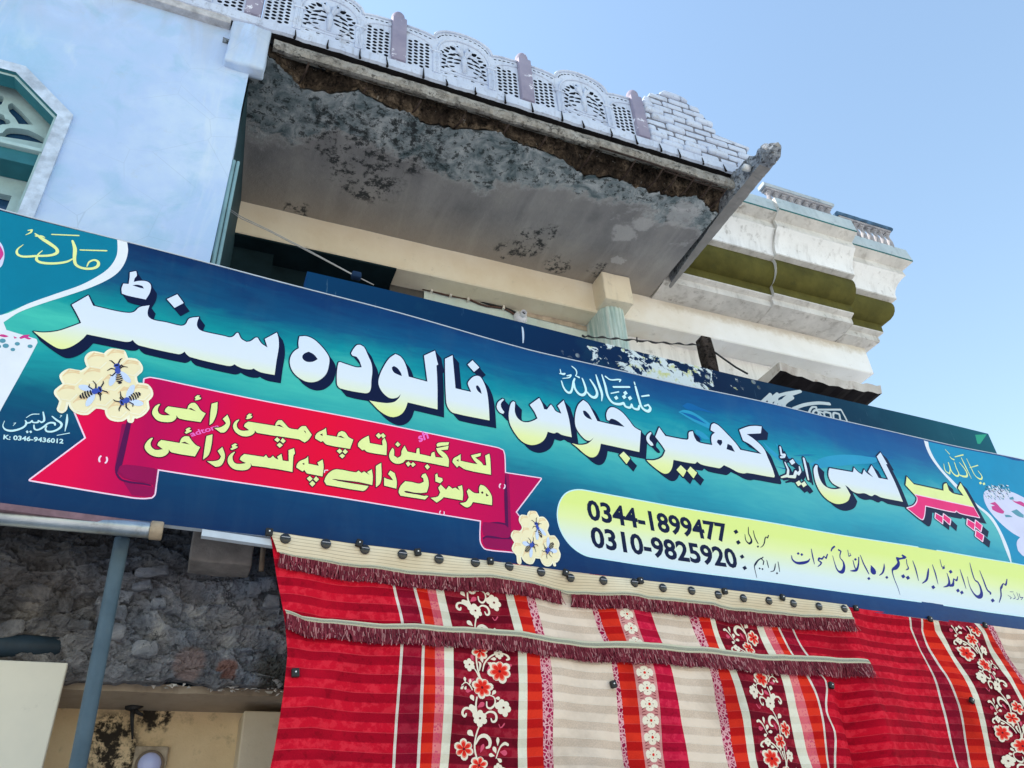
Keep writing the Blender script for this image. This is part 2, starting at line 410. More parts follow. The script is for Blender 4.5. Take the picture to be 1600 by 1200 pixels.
# --- brush streaks
for zz_, P_, c_ in [(Z7, [(540, 150), (600, 130), (700, 160), (900, 300), (880, 340), (700, 250)], 0), (Z7, [(720, 330), (800, 370), (870, 440), (800, 430), (720, 370)], 0), (Z7, [(1400, 470), (1500, 560), (1600, 640), (1600, 690), (1480, 590)], 0),
                    (Z8, [(560, 440), (700, 370), (880, 340), (1060, 345), (1280, 365), (1250, 420), (1050, 440), (760, 470), (620, 480)], 0), (Z8, [(200, 220), (330, 350), (480, 420), (440, 450), (260, 360)], 0),
                    (Z7, [(580, 90), (640, 60), (760, 110), (930, 180), (760, 140), (640, 130)], 1), (Z7, [(700, 380), (760, 400), (790, 450), (740, 440)], 1), (Z7, [(560, 150), (700, 190), (830, 280), (690, 220)], 1),
                    (Z8, [(640, 345), (560, 350), (380, 355), (520, 342)], 1), (Z8, [(1100, 350), (1420, 365), (1430, 375), (1280, 372)], 1), (Z8, [(200, 460), (290, 480), (400, 490), (300, 492)], 1)]:
    art = Art(on_sign); art.layer([sm(zz_, P_)], 1 + c_, 0); art.build('brush_streak', [(M_STREAK, M_STREAKD)[c_]], sign)

# --- headline
face = []; hole = []
def F(zz, P, **k): face.append(sm(zz, P, **k))
def H(zz, P): hole.append(sm(zz, P))
F(PX, [(112, 476), (138, 461), (145.5, 477.5), (180, 485.7), (201, 488.8), (210, 487), (218, 480), (233.7, 477), (230.7, 487), (232, 494.5), (239.7, 499.7), (260, 503.5), (282.5, 508.7), (290, 506.5), (296, 497.5), (311, 495), (307.7, 506.5), (311, 514), (318.5, 517.7), (350, 524.5), (359, 526.7), (365, 525), (370, 520), (372.5, 520), (377, 529), (385, 534), (392, 532.7), (399.5, 527.5), (402.5, 527.5), (408.5, 536.5), (418, 543), (413.7, 529.7), (432.5, 520), (435, 529), (435.5, 542.5), (432, 564), (429, 586), (409, 582), (400, 578), (396.5, 575.5), (392, 577), (380, 575.5), (371, 571.7), (366.5, 568.7), (362, 571), (354.5, 571), (297.5, 557.5), (291.5, 553), (288.5, 549), (284, 552), (278, 553), (218, 540), (211, 535.7), (207.6, 531.3), (202.5, 534), (193.5, 534), (135.7, 522.7), (129, 530), (117, 539), (105, 544.5), (94.5, 545.7), (84, 541.5), (64.5, 528), (52.5, 518), (67.5, 519.7), (90, 517.5), (111, 510.7), (126.7, 504.7), (124.5, 499.5), (118.5, 487.5)])
F(PX, [(260.7, 467.5), (277, 460), (287, 473.5), (272.7, 481)])
F(PX, [(203, 425.5), (212.7, 423.7), (213.8, 430.7), (210.5, 435), (209, 440.5), (218, 439), (228.5, 439.7), (234.5, 443.5), (236, 449.5), (233.7, 458.5), (227.7, 468), (200, 462), (190.5, 458.7), (190, 450.5), (192.7, 443), (201, 443.7), (202.5, 434)])
H(PX, [(206.7, 445.7), (215, 445), (222.5, 447), (225, 451), (218, 449.5)])
F(Z4, [(450, 312), (520, 310), (600, 345), (680, 420), (735, 490), (760, 545), (755, 620), (730, 700), (670, 760), (600, 787), (520, 780), (440, 735), (380, 670), (352, 590), (360, 520), (395, 465), (445, 432), (440, 380)])
H(Z4, [(545, 470), (600, 500), (640, 550), (590, 575), (530, 575), (490, 550), (480, 520), (500, 490)])
F(Z4, [(1080, 408), (1120, 435), (1160, 520), (1195, 600), (1205, 680), (1195, 780), (1190, 860), (1170, 900), (1120, 908), (880, 858), (845, 825), (838, 770), (840, 680), (855, 590), (870, 583), (960, 615), (1040, 640), (1095, 640), (1070, 570), (1040, 530), (1000, 520), (985, 495), (1010, 450), (1045, 412)])
F(Z5, [(110, 172), (160, 195), (200, 245), (230, 320), (250, 405), (445, 455), (410, 185), (525, 130), (545, 230), (558, 275), (540, 285), (550, 480), (552, 740), (240, 670), (215, 740), (170, 795), (97, 822), (27, 807), (-53, 757), (-123, 687), (-158, 652), (-73, 667), (17, 677), (97, 667), (147, 627), (167, 587), (127, 622), (57, 627), (-3, 587), (-48, 527), (-65, 467), (-53, 397), (-13, 307), (47, 217)])
H(Z5, [(75, 310), (95, 295), (130, 315), (165, 360), (180, 400), (140, 385), (100, 365), (78, 335)])
F(Z5, [(630, 215), (710, 175), (715, 240), (725, 350), (740, 520), (905, 555), (880, 500), (870, 465), (890, 430), (930, 395), (970, 385), (1005, 400), (1040, 460), (1065, 530), (1080, 610), (1090, 720), (1097, 850), (720, 775), (680, 745), (650, 690), (640, 600), (632, 400)])
H(Z5, [(955, 490), (975, 485), (1000, 520), (1015, 575), (980, 550), (960, 520)])
F(Z5, [(868, 270), (920, 222), (992, 297), (935, 345)])
F(Z5, [(1235, 622), (1250, 632), (1220, 665), (1215, 700), (1235, 740), (1250, 760), (1240, 780), (1210, 770), (1180, 735), (1172, 700), (1190, 655)], corner=70)
F(Z6, [(280, 448), (298, 460), (295, 500), (295, 560), (320, 620), (370, 660), (430, 668), (490, 650), (530, 628), (500, 560), (450, 485), (550, 412), (580, 470), (600, 530), (630, 535), (655, 500), (672, 480), (695, 510), (720, 550), (780, 578), (760, 530), (740, 495), (805, 435), (830, 520), (860, 640), (885, 825), (780, 800), (735, 775), (700, 785), (635, 768), (615, 825), (580, 870), (520, 900), (450, 905), (370, 870), (300, 790), (245, 690), (230, 600), (240, 520), (258, 465)])
F(Z6, [(1010, 432), (1060, 470), (1110, 560), (1155, 652), (1290, 682), (1442, 710), (1390, 665), (1340, 635), (1300, 627), (1280, 645), (1258, 640), (1250, 585), (1270, 530), (1310, 505), (1370, 525), (1430, 570), (1490, 640), (1545, 710), (1615, 750), (1607, 850), (1597, 972), (1190, 890), (1175, 960), (1140, 1020), (1085, 1035), (1020, 1000), (940, 930), (885, 888), (960, 905), (1040, 895), (1090, 860), (1115, 825), (1075, 860), (1030, 850), (970, 790), (930, 720), (920, 650), (930, 560), (960, 480)])
H(Z6, [(1005, 545), (1030, 545), (1065, 580), (1100, 640), (1050, 620), (1015, 585)])
F(Z6, [(1385, 1010), (1430, 970), (1500, 1040), (1460, 1100)])
F(Z7, [(250, 360), (262, 370), (240, 410), (240, 440), (270, 475), (280, 500), (255, 503), (220, 470), (205, 430), (215, 390)], corner=70)
F(Z7, [(340, 310), (405, 400), (620, 440), (645, 430), (650, 365), (690, 352), (705, 410), (730, 455), (770, 475), (890, 500), (880, 450), (885, 400), (915, 372), (870, 345), (880, 290), (905, 275), (950, 300), (1040, 390), (1130, 490), (1175, 555), (1390, 603), (1330, 550), (1270, 500), (1200, 460), (1160, 350), (1250, 318), (1320, 312), (1388, 320), (1380, 390), (1235, 395), (1300, 440), (1370, 500), (1420, 560), (1455, 640), (1500, 740), (1530, 830), (1520, 845), (1250, 795), (1210, 800), (1150, 785), (1080, 745), (1010, 710), (970, 740), (930, 735), (780, 700), (735, 670), (710, 690), (490, 650), (475, 730), (440, 785), (390, 795), (320, 755), (240, 690), (205, 655), (290, 655), (370, 620), (405, 555), (370, 500), (300, 410)])
H(Z7, [(945, 445), (985, 450), (990, 480), (970, 510), (935, 470)]); H(Z7, [(1045, 490), (1085, 510), (1120, 575), (1035, 545)])
F(Z7, [(520, 755), (565, 705), (625, 763), (590, 830)]); F(Z7, [(632, 765), (665, 720), (735, 785), (697, 845)])
F(Z8, [(620, 450), (640, 455), (640, 500), (660, 580), (700, 650), (760, 690), (830, 700), (890, 690), (800, 640), (760, 580), (755, 520), (765, 483), (1010, 525), (1020, 475), (1060, 520), (1105, 550), (1125, 495), (1150, 530), (1220, 580), (1165, 520), (1205, 450), (1275, 585), (1375, 603), (1260, 360), (1300, 315), (1370, 440), (1355, 440), (1440, 620), (1525, 835), (1300, 790), (1235, 760), (1200, 775), (1130, 745), (1060, 745), (1000, 720), (960, 680), (930, 660), (985, 760), (960, 820), (900, 850), (830, 850), (750, 810), (680, 740), (630, 650), (605, 560), (600, 490)])
peer = sm(Z9, [(305, 435), (380, 515), (700, 575), (705, 510), (735, 495), (760, 570), (800, 600), (915, 625), (855, 545), (885, 490), (960, 620), (1085, 855), (870, 815), (830, 790), (810, 805), (500, 745), (490, 830), (470, 885), (440, 885), (290, 765), (370, 740), (405, 690), (405, 650), (350, 590), (290, 525)])
peer_low = sm(Z9, [(392, 628), (1020, 748), (1077, 850), (872, 808), (830, 782), (808, 797), (494, 737), (483, 825), (466, 878), (444, 878), (305, 769), (375, 745), (412, 692), (411, 655)])
peer_dots = [sm(Z9, p) for p in ([(605, 815), (685, 858), (678, 925), (598, 868)], [(692, 820), (770, 875), (757, 935), (683, 872)], [(950, 870), (1032, 918), (1020, 990), (942, 930)], [(1037, 880), (1105, 935), (1090, 1000), (1026, 945)], [(1040, 985), (1120, 1040), (1105, 1105), (1030, 1050)])]
def shrink(P, f):
    cx = sum(p[0] for p in P) / len(P); cz = sum(p[1] for p in P) / len(P); return [(cx + (x - cx) * f, cz + (z - cz) * f) for x, z in P]
small_strokes = [Z(*Z8, P) for P in ([(495, 385, 22), (520, 490, 26), (545, 600, 18)], [(248, 268, 18), (262, 345, 20), (298, 345, 20), (290, 368, 18), (255, 372, 18)], [(300, 425, 14), (335, 500, 22), (330, 560, 26), (265, 578, 14)],
                 [(330, 570, 20), (400, 572, 30), (415, 520, 26), (440, 545, 26), (460, 515, 22), (450, 470, 14)])]
small_dots = [Z(*Z8, dia(c, 62, 1)) for c in ((375, 420), (445, 640), (500, 650))]
allf = face + [peer] + peer_dots
art = Art(on_sign)
sh = []
for P in allf:
    c = sum(p[0] for p in P) / len(P); dd = (.036 + .003 * c, -.0415)
    sh += sweep(P, dd)
for s_ in small_strokes:
    q = [(x + .03, z - .03, w) for x, z, w in s_]; sh += strokes(q) + strokes([((a[0] + b[0]) / 2, (a[1] + b[1]) / 2, a[2]) for a, b in zip(s_, q)])
for P in small_dots: sh += sweep(P, (.045, -.04))
ol = []
for P in allf:
    c = sum(p[0] for p in P) / len(P); ol += strokes(P, .0118 + .0022 * max(0, c), True, 6)
for s_ in small_strokes: ol += strokes([(x, z, w + .022) for x, z, w in s_])
for P in small_dots: ol += strokes(P, .02, True, 6)
art.layer(sh, 4, 0); art.layer(ol + face + [peer], 5, 0)
art.layer(face, 6, 1, hole)
art.layer(sum([strokes(s_) for s_ in small_strokes], []) + small_dots, 6, 1)
art.layer([peer], 6, 2)
art.layer(strokes(peer_low, .016, True, 6) + sum([strokes(p, .012, True, 6) for p in peer_dots], []), 7, 3)
art.layer([peer_low] + [shrink(p, .9) for p in peer_dots], 8, 4)
art.build('headline_lettering', [M_NAVY, M_FACE, M_LEMON, M_RIM, M_PINK], sign)

# --- calligraphy in the corners and above the headline
def calli(name, zz, runs, mat, k=4, dots=(), shadow=None):
    a = Art(on_sign); q = sum([strokes(smooth(Z(*zz, P), corner=75, sub=4, closed=False)) for P in runs], []) + [Z(*zz, dia(c, w, 1)) for c, w in dots]
    if shadow: a.layer([[(p[0] + shadow[0], p[1] + shadow[1]) for p in P] for P in q], k - 1, 1)
    a.layer(q, k, 0); return a.build(name, [mat, M_NAVY], sign)
calli('calligraphy', ZC, [[(220, 280, 14), (245, 360, 22), (290, 420, 30), (330, 425, 26), (355, 370, 24), (370, 290, 24), (385, 250, 18)], [(375, 300, 20), (390, 380, 26), (440, 445, 32), (490, 455, 32), (525, 410, 26), (510, 330, 26), (480, 250, 18)], [(540, 420, 20), (590, 475, 32), (640, 485, 32), (665, 440, 30), (640, 360, 30), (580, 265, 20)], [(650, 205, 14), (690, 330, 32), (725, 440, 30), (722, 530, 10)], [(725, 205, 14), (765, 330, 28), (800, 470, 30), (860, 550, 30), (940, 570, 30), (1000, 555, 28), (1020, 595, 28), (1080, 610, 26), (1100, 570, 22), (1120, 615, 26), (1180, 630, 28), (1195, 590, 24)], [(1130, 295, 14), (1160, 400, 28), (1195, 520, 28), (1230, 610, 30), (1300, 655, 34), (1335, 620, 30), (1310, 575, 22), (1260, 590, 18)], [(770, 225, 20), (830, 265, 16), (930, 262, 18), (960, 265, 14), (945, 290, 14)], [(870, 355, 22), (1070, 355, 22)], [(840, 435, 14), (935, 415, 16)], [(1225, 470, 16), (1315, 458, 20)], [(205, 135, 12), (215, 190, 14), (265, 185, 14), (250, 200, 12), (195, 185, 10)], [(290, 215, 14), (340, 205, 18), (320, 235, 14), (235, 248, 8)], [(350, 95, 12), (400, 140, 18), (410, 190, 12), (395, 215, 10), (440, 235, 22)]], M_CYAN, 9, [((1020, 430), 58), ((1005, 478), 58), ((1078, 492), 58), ((905, 490), 56)])
calli('calligraphy', Z1, [[(905, 635, 10), (930, 590, 16), (985, 570, 22), (1025, 595, 26), (1010, 640, 28), (940, 660, 28), (850, 650, 28), (790, 615, 28), (775, 550, 30), (780, 450, 34), (755, 365, 20)], [(755, 555, 14), (690, 585, 24), (560, 600, 28), (430, 590, 30), (380, 560, 26), (400, 500, 14), (440, 465, 8)], [(365, 285, 14), (440, 340, 34), (530, 400, 36), (590, 450, 30), (590, 490, 30), (520, 515, 28), (380, 520, 26), (240, 525, 26), (180, 500, 24), (180, 450, 16), (240, 400, 6)], [(370, 310, 16), (430, 312, 20), (465, 325, 8)], [(540, 295, 14), (820, 312, 14)], [(835, 462, 14), (1110, 475, 16)], [(290, 250, 10), (330, 245, 18), (320, 270, 16), (265, 298, 6)]], M_LEMON)
calli('calligraphy', ZD, [[(70, 575, 8), (45, 650, 14), (80, 705, 26), (160, 728, 36), (260, 715, 34), (370, 670, 30), (415, 610, 26), (395, 570, 18)], [(400, 610, 22), (470, 600, 26), (500, 570, 20), (520, 600, 24), (590, 600, 26), (600, 570, 20), (650, 600, 26), (690, 570, 30), (675, 440, 20)], [(530, 640, 18), (540, 700, 26), (590, 715, 28), (680, 670, 30), (760, 610, 28), (850, 610, 32), (860, 640, 26)], [(815, 505, 18), (880, 560, 30), (960, 620, 34), (940, 680, 32), (840, 735, 32), (740, 740, 30), (710, 700, 24), (730, 660, 16)], [(1050, 475, 14), (1045, 580, 34), (1015, 735, 10)], [(890, 800, 12), (1085, 765, 14)], [(410, 525, 10), (500, 475, 16), (610, 470, 14)], [(940, 490, 8), (965, 495, 12), (935, 525, 6)], [(215, 610, 8), (245, 605, 12), (205, 650, 6)]], M_CYAN, 4, [((425, 745), 46), ((480, 745), 46)])
calli('calligraphy', ZY, [[(120, 180, 6), (140, 260, 12), (190, 295, 14), (195, 240, 10), (175, 165, 12)], [(190, 200, 10), (215, 270, 14), (270, 320, 18), (300, 300, 12), (270, 230, 12), (245, 160, 8)], [(310, 310, 12), (350, 325, 18), (395, 320, 18), (380, 260, 14), (305, 165, 8)], [(325, 110, 8), (380, 220, 14), (445, 350, 5)], [(385, 120, 6), (440, 230, 10), (490, 320, 10), (550, 360, 16), (565, 330, 12), (520, 265, 8)], [(425, 225, 6), (515, 200, 10)], [(250, 98, 8), (345, 75, 12)], [(135, 12, 6), (185, 65, 10)], [(190, 95, 8), (215, 120, 12), (240, 130, 14)]], M_LEMON, 4, [((550, 405), 34), ((590, 415), 34)])

# --- ribbon
rib = sm(PX, [(223.5, 604), (226, 592), (236, 590.2), (284.7, 600), (420, 628.7), (590, 662.7), (777, 700), (786, 704), (788, 712), (789, 739), (845, 748), (805.6, 800), (815, 813), (826, 835), (815, 866), (800, 862.8), (759, 858), (753, 852), (750.6, 843), (751.5, 813.5), (570, 784.6), (380, 754), (246.6, 732), (243, 756), (241, 771), (237, 775.5), (225, 776.5), (206, 775), (47, 749), (134.5, 684), (115, 638), (140, 622), (200, 622)])
art = Art(on_sign)
art.layer([rib] + strokes(rib, .013, True, 6), 1, 1); art.layer([shrink(rib, .9999)], 2, 0)
art.layer([sm(ZT_, p) for p in ([(860, 470), (900, 470), (835, 840), (835, 920), (800, 880), (800, 830)], [(835, 830), (1180, 870), (1150, 1090), (1110, 1112), (950, 1100), (860, 960), (900, 985), (1138, 1030), (1140, 1010), (880, 950), (825, 905)])]
          + [sm(R3, p) for p in ([(1195, 430), (1228, 440), (1245, 940), (1225, 985), (1010, 965), (1000, 900), (1010, 850), (1150, 862), (1205, 880), (1190, 700)], [(1000, 985), (1040, 965), (1200, 985), (1250, 960), (1255, 1095), (1040, 1070), (1010, 1040)])], 3, 2)
art.layer([sm(ZT_, p) for p in ([(905, 440), (945, 450), (862, 830), (840, 845), (818, 905), (870, 960), (1110, 1005), (1142, 1050), (1120, 1020), (860, 975), (800, 900), (812, 800)],)]
          + [sm(R3, p) for p in ([(1200, 440), (1215, 600), (1222, 900), (1190, 875), (1060, 855), (1130, 850), (1195, 860), (1188, 600)], [(1000, 985), (1040, 966), (1210, 988), (1245, 965), (1250, 1000), (1100, 992), (1030, 985), (1010, 1000)])], 4, 3)
art.layer([sm(ZT_, [(828, 890), (850, 850), (900, 830), (1150, 862), (1140, 1000), (900, 950)])], 5, 2)
art.build('red_ribbon', [M_RIB, M_RIM, M_RIBD, M_RIBDD], sign)
# pale marks printed on the ribbon
for zz, c, r in ((ZT_, (692, 785), 36), (R3, (1170, 545), 24), (R3, (655, 775), 20)):
    art = Art(on_sign); q = []
    for a0 in (2.6, 5.75):
        q += strokes(Z(*zz, [(c[0] + r * math.cos(a0 + t * .3), c[1] + r * math.sin(a0 + t * .3), r * .42) for t in range(6)]), n=6)
    art.layer(q, 6, 0); art.build('printed_mark', [M_RIM], sign)
art = Art(on_sign); art.layer(strokes(Z(*R2, [(945, 825, 12), (950, 800, 12), (985, 797, 12)])), 6, 0); art.build('printed_mark', [M_RIM], sign)

RL = [(R1, [(302, 235), (275, 290), (285, 340), (330, 365), (420, 365), (355, 320), (365, 290), (395, 262), (620, 295), (635, 250), (670, 222), (710, 220), (740, 250), (780, 310), (835, 345), (775, 445), (530, 405), (490, 365), (490, 400), (440, 440), (350, 445), (270, 425), (215, 365), (210, 320), (240, 265), (280, 238)]),
 (R1, [(705, 185), (720, 175), (708, 155), (740, 128), (772, 135), (755, 150), (782, 160), (775, 175), (720, 190)]),
 (R1, [(905, 230), (975, 210), (965, 340), (920, 450), (880, 480), (890, 340)]),
 (R1, [(1035, 410), (1090, 360), (1120, 440), (1110, 500), (1060, 565), (1010, 570), (935, 515), (1000, 510), (1050, 485), (1075, 460)]),
 (R2, [(-45, 195), (-75, 245), (-65, 295), (-15, 325), (70, 320), (10, 275), (20, 245), (60, 218), (375, 272), (380, 240), (410, 205), (450, 205), (490, 250), (540, 300), (640, 318), (680, 280), (730, 278), (765, 330), (800, 380), (760, 440), (715, 470), (680, 450), (650, 432), (165, 352), (135, 320), (130, 350), (80, 385), (-5, 390), (-85, 345), (-120, 275), (-95, 215), (-55, 192)]),
 (R2, [(30, 180), (45, 168), (40, 150), (70, 123), (102, 130), (85, 145), (107, 155), (95, 175), (45, 190)]),
 (R2, [(395, 405), (430, 435), (400, 465), (362, 435)]), (R2, [(460, 415), (495, 450), (465, 480), (433, 448)]), (R2, [(425, 470), (462, 500), (425, 530), (390, 497)]),
 (R2, [(965, 300), (975, 385), (1095, 407), (1110, 360), (1150, 338), (1190, 355), (1230, 410), (1285, 440), (1245, 548), (975, 498), (930, 455), (905, 465), (840, 425), (840, 395), (870, 355), (940, 320)]),
 (R2, [(1125, 545), (1155, 575), (1125, 605), (1090, 573)]), (R2, [(1188, 550), (1220, 582), (1190, 612), (1158, 580)]), (R2, [(1155, 603), (1187, 630), (1155, 660), (1120, 630)]),
 (R3, [(29, 122), (38, 185), (148, 205), (145, 165), (165, 140), (182, 190), (180, 287), (20, 262), (-10, 240), (-25, 247), (-62, 214), (-60, 185), (-25, 150)]),
 (R3, [(90, 120), (113, 98), (138, 123), (115, 147)]), (R3, [(130, 115), (152, 100), (174, 125), (150, 146)]),
 (R3, [(232, 225), (245, 240), (245, 290), (275, 310), (305, 290), (310, 250), (335, 205), (360, 255), (435, 270), (440, 230), (460, 225), (465, 275), (560, 295), (568, 265), (590, 255), (600, 300), (665, 305), (620, 260), (605, 225), (712, 203), (705, 235), (645, 240), (690, 275), (714, 320), (712, 382), (520, 345), (350, 325), (320, 350), (270, 360), (225, 340), (203, 295), (215, 250)]),
 (R3, [(608, 195), (625, 178), (717, 173), (707, 198), (650, 205), (615, 212)]),
 (R3, [(255, 195), (275, 172), (300, 195), (278, 216)]), (R3, [(345, 355), (368, 338), (390, 360), (365, 384)]), (R3, [(388, 362), (408, 343), (430, 365), (405, 386)]), (R3, [(508, 380), (530, 360), (552, 385), (530, 407)]),
 (R3, [(815, 273), (815, 330), (920, 352), (960, 357), (925, 320), (903, 283), (987, 263), (985, 287), (940, 302), (990, 340), (1010, 368), (1035, 368), (1025, 285), (1060, 268), (1068, 320), (1074, 447), (860, 405), (800, 370), (785, 387), (744, 340), (755, 310), (790, 290)]),
 (R1, [(218, 630), (190, 690), (200, 735), (250, 770), (335, 762), (270, 715), (280, 685), (315, 655), (530, 690), (550, 640), (590, 612), (640, 615), (670, 660), (720, 715), (770, 740), (710, 848), (440, 800), (400, 765), (400, 800), (340, 845), (260, 850), (180, 820), (125, 760), (125, 710), (160, 660), (195, 632)]),
 (R1, [(590, 565), (610, 552), (600, 530), (640, 508), (662, 518), (642, 533), (672, 545), (657, 560), (605, 582)]),
 (R1, [(845, 610), (915, 590), (905, 700), (870, 830), (805, 885), (825, 730)]),
 (R1, [(975, 785), (1030, 740), (1060, 830), (1050, 900), (1010, 960), (950, 972), (850, 905), (930, 905), (990, 890), (1015, 850)]),
 (R2, [(-95, 575), (-125, 625), (-115, 685), (-75, 715), (25, 710), (-40, 665), (-30, 635), (10, 600), (240, 637), (265, 613), (290, 650), (320, 647), (345, 623), (375, 655), (410, 670), (395, 635), (445, 603), (460, 682), (530, 692), (528, 560), (590, 538), (602, 600), (585, 620), (573, 817), (360, 775), (320, 772), (270, 760), (100, 738), (85, 705), (85, 750), (40, 785), (-40, 790), (-120, 770), (-175, 710), (-180, 650), (-150, 600), (-105, 572)]),
 (R2, [(-152, 537), (-128, 522), (-137, 495), (-95, 473), (-68, 488), (-95, 500), (-63, 515), (-85, 532), (-135, 552)]),
 (R2, [(755, 633), (760, 722), (880, 747), (865, 708), (925, 673), (937, 760), (923, 872), (740, 835), (712, 795), (690, 812), (618, 765), (625, 730), (660, 690), (730, 660)]),
 (R2, [(740, 897), (775, 865), (808, 900), (775, 932)]), (R2, [(848, 870), (882, 905), (850, 937), (817, 905)]), (R2, [(805, 922), (840, 955), (805, 992), (770, 957)]),
 (R2, [(1090, 788), (1310, 824), (1345, 803), (1380, 832), (1410, 813), (1475, 855), (1445, 820), (1500, 788), (1512, 870), (1505, 972), (1430, 955), (1330, 935), (1060, 905), (1100, 925), (1462, 985), (1430, 1025), (1390, 1042), (970, 972), (943, 930), (960, 880), (1010, 820)]),
 (R3, [(90, 380), (135, 353), (138, 470), (125, 530), (90, 562)]),
 (R3, [(213, 418), (250, 440), (268, 510), (264, 572), (160, 547), (160, 478), (185, 490), (237, 502), (215, 470), (193, 448)]),
 (R3, [(340, 508), (400, 515), (460, 527), (500, 510), (495, 480), (478, 470), (490, 448), (515, 440), (535, 480), (542, 540), (525, 600), (470, 607), (330, 595), (350, 607), (540, 632), (510, 662), (300, 632), (284, 600), (300, 550)]),
 (R3, [(558, 648), (620, 635), (640, 600), (623, 560), (645, 533), (690, 577), (715, 543), (745, 567), (770, 558), (808, 582), (790, 550), (827, 538), (836, 600), (832, 667), (670, 640), (650, 660), (610, 687)]),
 (R3, [(598, 450), (615, 438), (622, 470), (657, 478), (662, 500), (640, 522), (600, 507)]),
 (R3, [(808, 690), (860, 680), (885, 640), (868, 590), (885, 568), (930, 602), (975, 607), (973, 560), (985, 533), (1020, 545), (1060, 590), (1082, 640), (1082, 707), (920, 680), (900, 712), (870, 727), (840, 715)])]
RH = [(R2, [(895, 378), (925, 366), (925, 397)]), (R2, [(685, 722), (712, 710), (712, 738)]), (R3, [(778, 325), (797, 316), (798, 338)]), (R2, [(385, 268), (425, 256), (475, 293), (430, 280)]), (R2, [(1100, 405), (1140, 393), (1185, 425)]), (R1, [(625, 290), (665, 280), (725, 320)]), (R1, [(545, 688), (590, 675), (650, 708)]), (R2, [(705, 330), (725, 335), (735, 368)]), (R2, [(1032, 908), (1070, 903), (1480, 968), (1440, 978)]), (R3, [(328, 596), (350, 590), (520, 628), (500, 632)]), (R3, [(988, 595), (1003, 588), (1012, 602), (998, 612)]), (R3, [(1030, 603), (1056, 627), (1033, 632)]), (R2, [(-5, 700), (30, 704), (0, 690)])]
rp = [sm(z, p, sub=3) for z, p in RL]; rh = [sm(z, p, sub=2) for z, p in RH]
art = Art(on_sign)
art.layer(sum([strokes(p, .0095, True, 6) for p in rp], []) + rp, 6, 0)
art.layer(rp, 7, 1, rh)
art.build('ribbon_lettering', [M_DARKRED, M_LEMON], sign)

# --- figures set from Blender's built-in font, laid into the sign plane
def figures(txt, bl, br, tl, bold=.0):
    cu = bpy.data.curves.new('t', 'FONT'); cu.body = txt; cu.size = 1; cu.offset = bold; cu.resolution_u = 3
    o = bpy.data.objects.new('t', cu); COL.objects.link(o); bpy.context.view_layer.update()
    me = o.to_mesh(); V = [v.co.copy() for v in me.vertices]; Fc = [list(p.vertices) for p in me.polygons]; o.to_mesh_clear()
    bpy.data.objects.remove(o); bpy.data.curves.remove(cu)
    x0 = min(v.x for v in V); x1 = max(v.x for v in V); y0 = min(v.y for v in V); y1 = max(v.y for v in V)
    a, b, c = (Vector(sgn(*p)) for p in (bl, br, tl))
    return [a + (b - a) * ((v.x - x0) / (x1 - x0)) + (c - a) * ((v.y - y0) / (y1 - y0)) for v in V], Fc
def put_figures(name, lines, mat, k):
    V = []; Fc = []
    for ln in lines:
        v, f = figures(*ln); o = len(V); V += v; Fc += [[i + o for i in q] for q in f]
    return mesh(name, [on_sign(v.x, v.y, k * .0005) for v in V], Fc, mat, sign)
def pp(z, x, y): return (z[0] + x / z[2], z[1] + y / z[2])
plate = sm(PX, [pp(ZP, *q) for q in ((330, 97), (215, 82), (130, 105), (80, 165), (58, 250), (65, 340), (100, 430), (160, 510), (240, 570), (320, 597))] + [pp(ZP, 1600, 775), (1360, 930), (1600, 962.7), (1720, 980), (1760, 910), (1600, 883.5), (1583, 880.2), (1360, 844.5), pp(ZP, 1600, 318)], corner=40)
art = Art(on_sign)
art.layer(strokes(plate, .014, True, 6) + [plate], 2, 0); art.layer([plate], 3, 1)
art.build('number_plate', [M_CYAN, M_PLATE], sign)
put_figures('telephone_number', [('0344-1899477', pp(ZP, 297, 316), pp(ZP, 1402, 493), pp(ZP, 274, 152), .028), ('0310-9825920', pp(ZP, 327, 530), pp(ZP, 1472, 697), pp(ZP, 304, 360), .028)], M_NAVY, 5)
put_figures('telephone_number', [('K: 0346-9436012', pp(ZD, 48, 862), pp(ZD, 988, 930), pp(ZD, 58, 785), .03)], M_CYAN, 4)
put_figures('pale_wording', [('adtom', pp(R1, 670, 618), pp(R1, 1000, 520), pp(R1, 640, 560), .02)], M_WM, 5)
put_figures('pale_wording', [('sh', pp(R3, 462, 178), pp(R3, 545, 140), pp(R3, 440, 105), .03)], M_WM, 5)
art = Art(on_sign)
Q = []
def run(zz, *P): Q.extend(sum([strokes(smooth(Z(*zz, p), corner=75, sub=3, closed=False)) for p in P], []))
def dots(zz, *D): Q.extend([Z(*zz, dia(c, w, 1)) for c, w in D])
dots(ZP, ((1449, 405), 38), ((1467, 488), 38), ((1496, 600), 36), ((1517, 688), 36))
art.layer(Q, 5, 0); Q = []
run(ZQ, [(178, 270, 6), (180, 330, 10), (205, 385, 14), (205, 415, 18), (185, 430, 16), (155, 400, 10), (145, 340, 5)], [(225, 305, 6), (240, 370, 10), (262, 415, 10), (270, 430, 8)], [(370, 350, 8), (360, 375, 10), (345, 365, 7), (335, 385, 10), (330, 420, 10), (315, 450, 7), (295, 465, 5)],
    [(460, 605, 6), (468, 650, 9), (475, 700, 6)], [(435, 625, 6), (430, 660, 11), (420, 690, 8), (390, 700, 5)], [(352, 590, 6), (362, 630, 10), (370, 660, 6)], [(318, 560, 7), (300, 575, 10), (325, 600, 9), (318, 630, 10)], [(300, 570, 8), (270, 590, 11), (245, 625, 16), (235, 650, 8), (250, 720, 6), (258, 755, 4)])
dots(ZQ, ((268, 458), 22), ((450, 715), 22), ((285, 668), 20), ((312, 674), 20))
